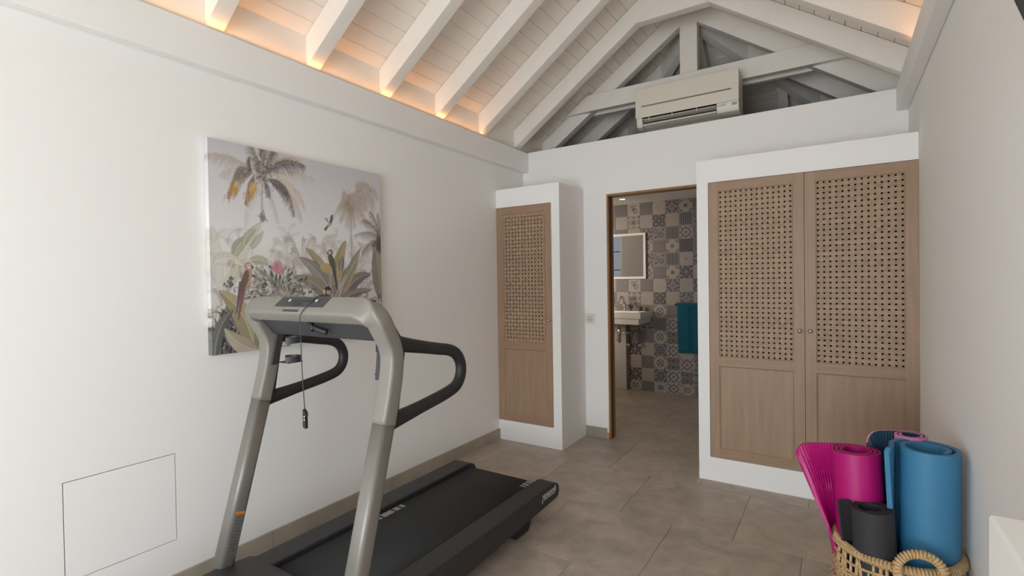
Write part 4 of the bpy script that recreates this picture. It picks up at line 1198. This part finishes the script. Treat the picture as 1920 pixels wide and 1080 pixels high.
# warning label on the inner face of the left post
def on_post(name, f0, f1, y0, y1, h, m_):
    a = Vector((0, 1.005, 0.180)); b = Vector((0, 1.180, 0.822)); d = (b-a); nrm = Vector((0, d.z, -d.y)).normalized()
    v = []
    for hh in (-0.002, h):
        for ff, w in ((f0, y0), (f0, y1), (f1, y1), (f1, y0)):
            q = a + d*ff + nrm*w
            v.append((PX[0]+0.0310+hh, q.y, q.z))
    m = MB(); m.add(v, [(0,3,2,1),(4,5,6,7),(0,1,5,4),(1,2,6,5),(2,3,7,6),(3,0,4,7)])
    return obj(name, m, m_, t)
on_post('warning_label', 0.10, 0.352, -0.016, 0.0205, 0.0009, LABELG)
on_post('warning_band', 0.335, 0.352, -0.016, 0.0205, 0.0013, ORANGE)
for i in range(11):
    f_ = 0.315-0.0185*i
    on_post('label_line', f_, f_+0.005, -0.013, 0.018 if i % 3 else 0.006, 0.0013, LABELD)
on_post('label_line', 0.10, 0.104, -0.016, 0.0205, 0.0013, LABELD)
# maker's wordmark on the outer tail of the right rail
RZ = Matrix(((0, 0, 1, 0), (1, 0, 0, 0), (0, 1, 0, 0), (0, 0, 0, 1)))
lg = text('wordmark', 'TECHNOGYM', 0.026, (1.0562, 2.268, 0.160), RZ, LOGO, t, 0.0005, 1.0, 0.0007)
me = lg.data
xs = [v.co.y for v in me.vertices]; y0_, y1_ = min(xs), max(xs)
for v in me.vertices:
    v.co.y = y0_ + (v.co.y-y0_)/(y1_-y0_)*0.142
fr = MB()
fr.box(1.0557, 1.0566, 2.266, 2.405, 0.1725, 0.1755); fr.box(1.0557, 1.0566, 2.285, 2.405, 0.1445, 0.1475)
fr.box(1.0557, 1.0566, 2.402, 2.412, 0.165, 0.184); fr.box(1.0557, 1.0566, 2.262, 2.270, 0.136, 0.155)
obj('wordmark_frame', fr, LOGO, t)
# safety key cord with clip
cp = smooth_path([(0.790, 1.206, 1.246), (0.782, 1.180, 1.252), (0.768, 1.150, 1.2545), (0.752, 1.124, 1.226), (0.744, 1.102, 1.202), (0.7405, 1.094, 1.180), (0.740, 1.096, 1.14), (0.738, 1.100, 1.0), (0.7375, 1.108, 0.848)], 6)
tg = obj('safety_cord', MB().tube(cp, 0.0018, 6, up=(1, 0.1, 0)), DGREY, t)
cl = MB(); cl.box(0.7315, 0.7395, 1.102, 1.114, 0.782, 0.848); cl.box(0.7400, 0.7470, 1.102, 1.114, 0.779, 0.842)
cl.box(0.7465, 0.7530, 1.104, 1.112, 0.826, 0.834); cl.box(0.7330, 0.7460, 1.1035, 1.1125, 0.806, 0.817)
obj('clip', cl, BLACKP, tg, bevel=0.0012, seg=1)
sp = MB(); sp.lathe([(0.0, -0.002), (0.003, -0.002), (0.003, 0.002)], (0.7432, 1.102, 0.823), 10, 'y'); sp.lathe([(0.0, -0.002), (0.003, -0.002), (0.003, 0.002)], (0.7432, 1.102, 0.812), 10, 'y')
obj('clip_spring', sp, LOGO, tg)

# ------------------------------------------------------------------ basket
BXc, BYc, BR_, BH = 2.520, 2.205, 0.178, 0.345
t = thing('wicker_basket', 'round woven wicker basket holding rolled mats by the right wall', 'basket', (BXc, BYc, 0))
def ringpath(r, z, n=64, wob=0.0, ph=0):
    return [Vector((BXc+r*math.cos(2*PI*i/n), BYc+r*math.sin(2*PI*i/n), z+wob*math.sin(2*PI*i/n*5+ph))) for i in range(n)]
obj('base', MB().lathe([(0.0, 0.003), (0.155, 0.003), (0.158, 0.010), (0.155, 0.014), (0.0, 0.014)], (BXc, BYc, 0), 40), WICK, t)
def rad(z): return 0.158 + (BR_-0.158)*min(1, z/0.25)
# coiled lower rows
zrow = [0.012+0.0125*i for i in range(19)]
for i, z in enumerate(zrow):
    obj('wicker_row', MB().tube(ringpath(rad(z)+0.002*(i % 2), z, 56, 0.0015, i), 0.0075, 6, True, up=(0, 0, 1)), WICK, t)
# upright strands of the open band
ns = 58
zlo, zhi = zrow[-1]+0.002, BH-0.008
for i in range(ns):
    a = 2*PI*i/ns + rng.uniform(-0.02, 0.02)
    da = rng.uniform(-0.05, 0.05)
    r0 = rad(zlo)
    p = [(BXc+(r0+0.002)*math.cos(a), BYc+(r0+0.002)*math.sin(a), zlo), (BXc+(r0+0.004)*math.cos(a+da/2), BYc+(r0+0.004)*math.sin(a+da/2), (zlo+zhi)/2), (BXc+r0*math.cos(a+da), BYc+r0*math.sin(a+da), zhi)]
    obj('wicker_strand', MB().tube(smooth_path(p, 3), rng.uniform(0.0042, 0.0065), 6, up=(0.9, 0.3, 0)), WICK, t)
for z, ph in ((zlo+0.022, 0), (zlo+0.034, 2), (zlo+0.070, 4)):
    obj('wicker_row', MB().tube(ringpath(BR_+0.006, z, 70, 0.004, ph), 0.0048, 6, True, up=(0, 0, 1)), WICK, t)
# wrapped rim
def wrapped(path, r, pitch, wr, closed):
    """rope core with a helical wrap, as one mesh"""
    P = [Vector(p) for p in path]
    if closed: P = P+[P[0]]
    ln = [0.0]
    for a, b in zip(P[:-1], P[1:]): ln.append(ln[-1]+(b-a).length)
    tot = ln[-1]
    n = max(3, int(tot/pitch))
    m = MB(); m.tube(P, r*0.9, 8, up=(0.2, 0.1, 1))
    def at(s):
        s = max(0, min(tot-1e-6, s)); k = 0
        while k < len(ln)-2 and ln[k+1] < s: k += 1
        q = (s-ln[k])/max(1e-9, ln[k+1]-ln[k]); return P[k].lerp(P[k+1], q), (P[k+1]-P[k]).normalized()
    for i in range(n):
        pts = []
        ph = rng.uniform(0, 1)
        for j in range(9):
            s = (i + j/9*0.7)*pitch
            c, tg_ = at(s)
            u_ = tg_.cross(Vector((0.2, 0.1, 1))).normalized(); w_ = u_.cross(tg_).normalized()
            a = 2*PI*j/9
            pts.append(c + u_*math.cos(a)*r + w_*math.sin(a)*r)
        m.tube(pts, wr, 5, True, up=(0.3, 0.2, 0.9))
    return m
obj('rim', wrapped(ringpath(BR_, BH+0.004, 60), 0.0115, 0.0105, 0.0056, True), WICK, t)
# two loop handles
for ang in (-1.31, 1.83):
    ca, sa = math.cos(ang), math.sin(ang)
    hc = Vector((BXc+(BR_+0.010)*ca, BYc+(BR_+0.010)*sa, BH+0.012)); tx = Vector((-sa, ca, 0))
    pts = []
    for i in range(33):
        a = 2*PI*i/33
        pts.append(hc + tx*0.064*math.cos(a) + Vector((ca, sa, 0))*(0.006-0.012*max(0, math.sin(a))) + Vector((0, 0, 0.054*math.sin(a))))
    obj('handle', wrapped(pts, 0.0105, 0.0098, 0.0052, True), WICK, t)
# loose dry ends on the outside
tl = MB()
for i in range(90):
    a = rng.uniform(PI*0.9, PI*1.35) if i < 60 else rng.uniform(0, 2*PI)
    z = rng.uniform(0.20, 0.29); r = BR_+0.004
    p0 = Vector((BXc+r*math.cos(a), BYc+r*math.sin(a), z)); dn = Vector((math.cos(a+rng.uniform(-.6, .6)), math.sin(a+rng.uniform(-.6, .6)), rng.uniform(-0.8, 0.2)))*rng.uniform(0.008, 0.022)
    tl.tube([p0, p0+dn*0.5, p0+dn+Vector((0, 0, -0.003))], 0.0013, 4)
o = obj('loose_ends', tl, WICKD, t); o['kind'] = 'stuff'

# ------------------------------------------------------------------ rolled mats standing in the basket
def mat_roll(name, label, cat, base, lean, height, turns, r_out, thick, gap, start, flare=(0, 0, 0), ribs=0.0, m_=None, nz=10, r_in=0.02, ccw=1, squash=(1, 1), gap1=None, m2=None, rcorner=0.0):
    """spiral-rolled sheet. start: angle of the outer end; flare=(length, opening, height power)"""
    base = Vector(base)
    ax = Vector((lean[0], lean[1], 1)).normalized()
    ex = Vector((1, 0, 0)); ex = (ex-ax*ex.dot(ax)).normalized(); ey = ax.cross(ex)
    t = thing(name, label, cat, base)
    pit = thick+gap
    r_out -= thick/2
    N = turns*2*PI
    C = []      # centreline as (angle, radius) from outside to inside
    per = 40 if not ribs else 70
    nseg = int(turns*per)
    for i in range(nseg+1):
        a = N*i/nseg; r = r_out - pit*a/(2*PI)
        if gap1: r -= gap1*min(1.0, a/(2*PI))
        if r < r_in: break
        C.append((start+ccw*a, r))
    v = []; nC = None
    fl, op, pw = flare
    for k in range(nz+1):
        h = k/nz
        pts = []; drop = []
        if fl > 0:
            f = max(0.0, (h-pw)/(1-pw))
            s0 = C[0]; p0 = Vector((math.cos(s0[0])*s0[1], math.sin(s0[0])*s0[1])); tg_ = Vector((math.sin(s0[0])*ccw, -math.cos(s0[0])*ccw)); nr = Vector((math.cos(s0[0]), math.sin(s0[0])))
            nf = 10 if not ribs else max(10, int(fl/0.0028))
            wrapang = fl/s0[1]
            for i in range(nf):
                q = (nf-i)/nf
                # closed position: keeps wrapping round; open position: leaves along the tangent
                ca = s0[0] - ccw*wrapang*q; rc = s0[1]+pit*q*0.9
                pc = Vector((math.cos(ca)*rc, math.sin(ca)*rc))
                po = p0 + tg_*fl*q + nr*op*q*q
                pts.append(pc.lerp(po, f))
                e_ = fl*(1-q) if True else 0
                drop.append(rcorner-math.sqrt(max(0, rcorner**2-(rcorner-e_)**2)) if e_ < rcorner else 0.0)
        for a, r in C: pts.append(Vector((math.cos(a)*r, math.sin(a)*r)))
        nC = len(pts)
        drop += [0.0]*(nC-len(drop)); dr_ = drop + drop[::-1]
        n_ = []
        acc = 0.0
        for i in range(nC):
            d = pts[min(i+1, nC-1)] - pts[max(i-1, 0)]
            d.normalize(); n_.append(Vector((-d.y, d.x))*ccw)
        # inward side is +n
        outer, inner = [], []
        for i, p in enumerate(pts):
            if i: acc += (pts[i]-pts[i-1]).length
            rb = ribs*(0.5+0.5*math.sin(2*PI*acc/0.0105)) if ribs else 0
            outer.append(p - n_[i]*thick/2); inner.append(p + n_[i]*(thick/2-rb))
        ring = outer + inner[::-1]
        z = h*height
        for p, dd in zip(ring, dr_):
            q = base + ax*(z*(1-dd/height)) + ex*p.x*squash[0] + ey*p.y*squash[1]
            v.append(q)
    m = MB(); R_ = 2*nC; f = []
    for k in range(nz):
        for i in range(R_):
            j = (i+1) % R_
            q = (k*R_+i, k*R_+j, k*R_+R_+j, k*R_+R_+i)
            f.append(q if ccw == 1 else q[::-1])
    for k in (0, nz):
        for i in range(nC-1):
            q = (k*R_+i, k*R_+i+1, k*R_+R_-2-i, k*R_+R_-1-i)
            f.append(q if ((k == 0) != (ccw == 1)) else q[::-1])
    m.add(v, f, True)
    o = obj('sheet', m, m_, t)
    if m2 is not None:
        o.data.materials.append(m2)
        for k in range(nz):
            for i in range(R_):
                if nC-1 <= i: o.data.polygons[k*R_+i].material_index = 1
    md = o.modifiers.new('e', 'EDGE_SPLIT'); md.split_angle = 0.9
    return t
mat_roll('exercise_mat', 'tall blue rolled exercise mat in the basket, nearest the right wall', 'mat', (2.602, 2.190, 0.018), (0.006, 0.0, 1), 0.694, 1.62, 0.106, 0.015, 0.006, PI*1.03, (0.062, 0.024, 0.2), 0, BLUE, 10, 0.05, -1, (1, 1), 0.010, rcorner=0.016)
mat_roll('exercise_mat', 'magenta ribbed exercise mat, partly unrolled, at the left of the basket', 'mat', (2.434, 2.205, 0.018), (-0.050, 0.02, 1), 0.645, 2.9, 0.083, 0.010, 0.003, PI*0.55, (0.185, -0.035, 0.42), 0.0036, PINK, 24, 0.022, -1, rcorner=0.045)
mat_roll('exercise_mat', 'short black rolled exercise mat at the front of the basket', 'mat', (2.470, 2.100, 0.018), (-0.050, 0.0, 1), 0.488, 2.6, 0.068, 0.009, 0.002, PI*0.60, (0.085, -0.014, 0.0), 0, BLACKM, 10, 0.028, -1)
mat_roll('exercise_mat', 'navy and pale pink rolled exercise mat at the back of the basket', 'mat', (2.585, 2.320, 0.018), (-0.02, -0.01, 1), 0.700, 1.9, 0.056, 0.010, 0.003, PI*0.60, (0.125, -0.020, 0.3), 0.0034, ROSE, 10, 0.018, -1, m2=NAVY, rcorner=0.045)
# ------------------------------------------------------------------ low ledge by the camera
struct('trim_3', MB().box(2.563, W, Y0, 1.130, 0, 0.90), PLASTER, bevel=0.006)

# ------------------------------------------------------------------ television on a swivel bracket (only its corner shows)
t = thing('television', 'black wall television on bracket, its corner showing at upper right', 'television', (2.60, 1.16, 1.75))
dv = Vector((2.639-2.598, 1.275-1.153, 0)).normalized(); nvv = Vector((dv.y, -dv.x, 0))
ptv = Vector((2.598, 1.153, 1.750))
def tvbox(u0, u1, n0, n1, z0, z1):
    v = []
    for z in (z0, z1):
        for (a, b) in ((u0, n0), (u1, n0), (u1, n1), (u0, n1)):
            q = ptv + dv*a + nvv*b; v.append((q.x, q.y, z))
    m = MB(); m.add(v, [(0,1,2,3),(7,6,5,4),(0,4,5,1),(1,5,6,2),(2,6,7,3),(3,7,4,0)]); return m
obj('casing', tvbox(-0.62, 0.20, 0.0, 0.035, 1.75, 2.23), TVB, t, bevel=0.004)
obj('screen', tvbox(-0.61, 0.19, -0.001, 0.004, 1.76, 2.22), mat('television glass', (18, 18, 20), 0.15), t)
br = MB(); c_ = ptv + dv*(-0.05)
br.box(c_.x+0.03, W, c_.y-0.03, c_.y+0.03, 1.95, 2.03)
obj('bracket', br, BLACKP, t, bevel=0.003)

# ------------------------------------------------------------------ bathroom fittings
t = thing('mirror', 'square bathroom mirror in a white frame on the patterned tiles', 'mirror', (0.295, YT, 1.30))
mx0, mx1, mz0, mz1 = 0.088, 0.505, 1.301, 1.831
fw = 0.027
m = MB(); yb_ = YT-0.003; yf_ = YT-0.030
m.box(mx0, mx0+fw, yf_, yb_, mz0, mz1); m.box(mx1-fw, mx1, yf_, yb_, mz0, mz1); m.box(mx0+fw, mx1-fw, yf_, yb_, mz0, mz0+fw); m.box(mx0+fw, mx1-fw, yf_, yb_, mz1-fw, mz1)
obj('frame', m, WFRAME, t, bevel=0.001, seg=1)
obj('glass', MB().box(mx0+fw-0.002, mx1-fw+0.002, yf_+0.008, yf_+0.012, mz0+fw-0.002, mz1-fw+0.002), MIRR, t)
# basin
t = thing('wash_basin', 'white wall-hung rectangular wash basin below the mirror', 'basin', (0.27, YT, 0.80))
bx0, bx1, by0, by1 = -0.03, 0.576, 5.270, YT-0.002
m = MB()
zt, zb = 0.932, 0.868
ix0, ix1, iy0, iy1 = bx0+0.05, bx1-0.05, by0+0.035, by1-0.11
v = [(bx0,by0,zt),(bx1,by0,zt),(bx1,by1,zt),(bx0,by1,zt),(ix0,iy0,zt),(ix1,iy0,zt),(ix1,iy1,zt),(ix0,iy1,zt),
     (ix0+.03,iy0+.03,zt-0.09),(ix1-.03,iy0+.03,zt-0.09),(ix1-.03,iy1-.03,zt-0.09),(ix0+.03,iy1-.03,zt-0.09),
     (bx0,by0,zb),(bx1,by0,zb),(bx1,by1,zb),(bx0,by1,zb)]
f = [(0,1,5,4),(1,2,6,5),(2,3,7,6),(3,0,4,7),(4,5,9,8),(5,6,10,9),(6,7,11,10),(7,4,8,11),(8,9,10,11),(0,12,13,1),(1,13,14,2),(2,14,15,3),(3,15,12,0),(15,14,13,12)]
m.add(v, f)
obj('bowl', m, CERAM, t, bevel=0.004, seg=2)
obj('lower_tier', MB().box(bx0+0.03, bx1-0.027, by0+0.018, by1, 0.802, 0.8675), CERAM, t, bevel=0.004)
dn_ = MB(); px_, py_ = 0.258, 5.47
dn_.lathe([(0.0, 0.805), (0.019, 0.805), (0.019, 0.58), (0.0, 0.58)], (px_, py_, 0), 16)
obj('bottle_trap', dn_, CHROME, t)
obj('waste_pipe', MB().tube([(px_+0.02, py_, 0.685), (px_+0.10, py_+0.02, 0.690), (0.38, YT-0.01, 0.70)], 0.012, 8), CHROME, t)
for hx_, ex_ in ((0.30, 0.295), (0.40, 0.435)):
    h_ = obj('supply_hose', MB().tube(smooth_path([(hx_, 5.58, 0.80), (hx_+0.035, 5.62, 0.76), (ex_, 5.655, 0.66), (ex_, YT-0.035, 0.545)], 6), 0.0065, 6), mat('braided hose', (120, 112, 102), 0.4, 0.8), t)
    vb = MB(); vb.lathe([(0.0, 0.0), (0.014, 0.0), (0.014, -0.04), (0.010, -0.045), (0.0, -0.045)], (ex_, YT-0.002, 0.535), 12, 'y'); vb.lathe([(0.0, 0.02), (0.008, 0.02), (0.008, -0.01)], (ex_, YT-0.035, 0.54), 10)
    vb.box(ex_-0.017, ex_+0.017, YT-0.056, YT-0.046, 0.520, 0.548)
    obj('valve', vb, CHROME, h_)
# tap
t = thing('basin_tap', 'chrome cross-head mixer tap with curved spout on the basin', 'tap', (0.268, 5.63, 0.932))
tx_, ty_ = 0.268, 5.63
bd = MB(); bd.lathe([(0.0, 0.0), (0.020, 0.0), (0.018, 0.006), (0.010, 0.012), (0.011, 0.04), (0.022, 0.062), (0.022, 0.070), (0.010, 0.076), (0.0, 0.078)], (tx_, ty_, 0.932), 18)
obj('body', bd, CHROME, t)
obj('spout', MB().tube(smooth_path([(tx_-0.005, ty_, 1.0), (tx_-0.012, ty_-0.01, 1.06), (tx_-0.015, ty_-0.04, 1.095), (tx_-0.018, ty_-0.09, 1.088), (tx_-0.02, ty_-0.115, 1.05)], 6), 0.0095, 10), CHROME, t)
for s_ in (-1, 1):
    hb = MB(); hx_ = tx_+s_*0.072
    hb.tube([(tx_+s_*0.015, ty_, 1.000), (hx_, ty_, 1.025)], 0.008, 8)
    hb.tube([(hx_-0.006*s_, ty_, 1.048), (hx_+0.006*s_, ty_, 1.004)], 0.0065, 8)
    hb.tube([(hx_, ty_-0.022, 1.026), (hx_, ty_+0.022, 1.026)], 0.0065, 8)
    obj('cross_handle', hb, CHROME, t)
# small brown bottle and clear holder by the basin
t = thing('soap_bottle', 'small brown soap bottle standing on the right end of the basin', 'bottle', (0.455, 5.63, 0.932))
obj('bottle', MB().lathe([(0.0, 0.0), (0.022, 0.0), (0.022, 0.045), (0.012, 0.052), (0.0, 0.052)], (0.455, 5.63, 0.9325), 16), mat('brown glass', (96, 58, 40), 0.25), t)
# towel rail and towel
t = thing('towel_rail', 'brass towel rail fixed to the patterned tiles right of the basin', 'rail', (1.08, YT, 1.01))
RB = mat('brass rail', (176, 150, 112), 0.25, 1.0)
obj('bar', MB().tube([(0.835, YT-0.06, 1.012), (1.34, YT-0.06, 1.012)], 0.007, 10), RB, t)
for x in (0.842, 1.333):
    obj('bracket', MB().tube([(x, YT-0.06, 1.012), (x, YT-0.001, 1.012)], 0.009, 10).lathe([(0.0, -0.008), (0.02, -0.008), (0.022, 0.0)], (x, YT-0.0005, 1.012), 18, 'y'), RB, t)
t = thing('towel', 'teal bath towel folded over the brass towel rail', 'towel', (1.08, YT-0.06, 1.02))
def towel(x0, x1, zfront, zback, off):
    prof = [(YT-0.060-0.016-off, zfront)]
    prof += [(YT-0.060-0.016-off+0.002*math.sin(i*0.7), zfront+(1.005-zfront)*i/12) for i in range(1, 12)]
    prof += [(YT-0.060+(0.014+off)*math.cos(a), 1.010+(0.013+off)*math.sin(a)) for a in [PI*(1-i/8) for i in range(9)]]
    prof += [(YT-0.060+0.016+off, 1.005-(1.005-zback)*i/10) for i in range(1, 11)]
    nx = 26; v = []; th = 0.006
    for j in range(nx+1):
        u_ = j/nx; x = x0+(x1-x0)*u_
        w = 0.0022*math.sin(u_*9)+0.001*math.sin(u_*23+1)
        for i, (py, pz) in enumerate(prof):
            k = max(0, (1.0-pz))
            v.append((x + (0.018*k if u_ < 0.5 else -0.01*k)*(1 if abs(u_-0.5) > 0.3 else 0.3), py - w*(1 if py < YT-0.06 else 0.3)*(0.4+k), pz + 0.004*math.sin(u_*5)*(i == 0)))
    n = len(prof)
    m = MB(); m.add(v, [(j*n+i, (j+1)*n+i, (j+1)*n+i+1, j*n+i+1) for j in range(nx) for i in range(n-1)], True)
    return m
tw = obj('front_fold', towel(0.868, 1.295, 0.475, 0.60, 0.004), TEAL, t, solid=0.007)
obj('back_fold', towel(0.872, 1.290, 0.545, 0.52, -0.006), TEAL, t, solid=0.006)
for x in (0.985, 1.013):
    obj('woven_stripe', MB().box(x, x+0.006, YT-0.0905, YT-0.0835, 0.50, 0.995), TEALD, t)
obj('hem_band', MB().box(0.882, 1.285, YT-0.0915, YT-0.084, 0.500, 0.506), TEALD, t)
# recessed ceiling spot
t = thing('ceiling_spot', 'small round recessed spotlight in the bathroom ceiling', 'light', (0.372, 5.313, 2.178))
obj('bezel', MB().lathe([(0.030, -0.001), (0.036, -0.004), (0.042, -0.003), (0.044, 0.0)], (0.372, 5.313, 2.178), 28), ACW, t)
obj('lens', MB().lathe([(0.0, -0.0015), (0.031, -0.0015)], (0.372, 5.313, 2.178), 28), SPOT, t)
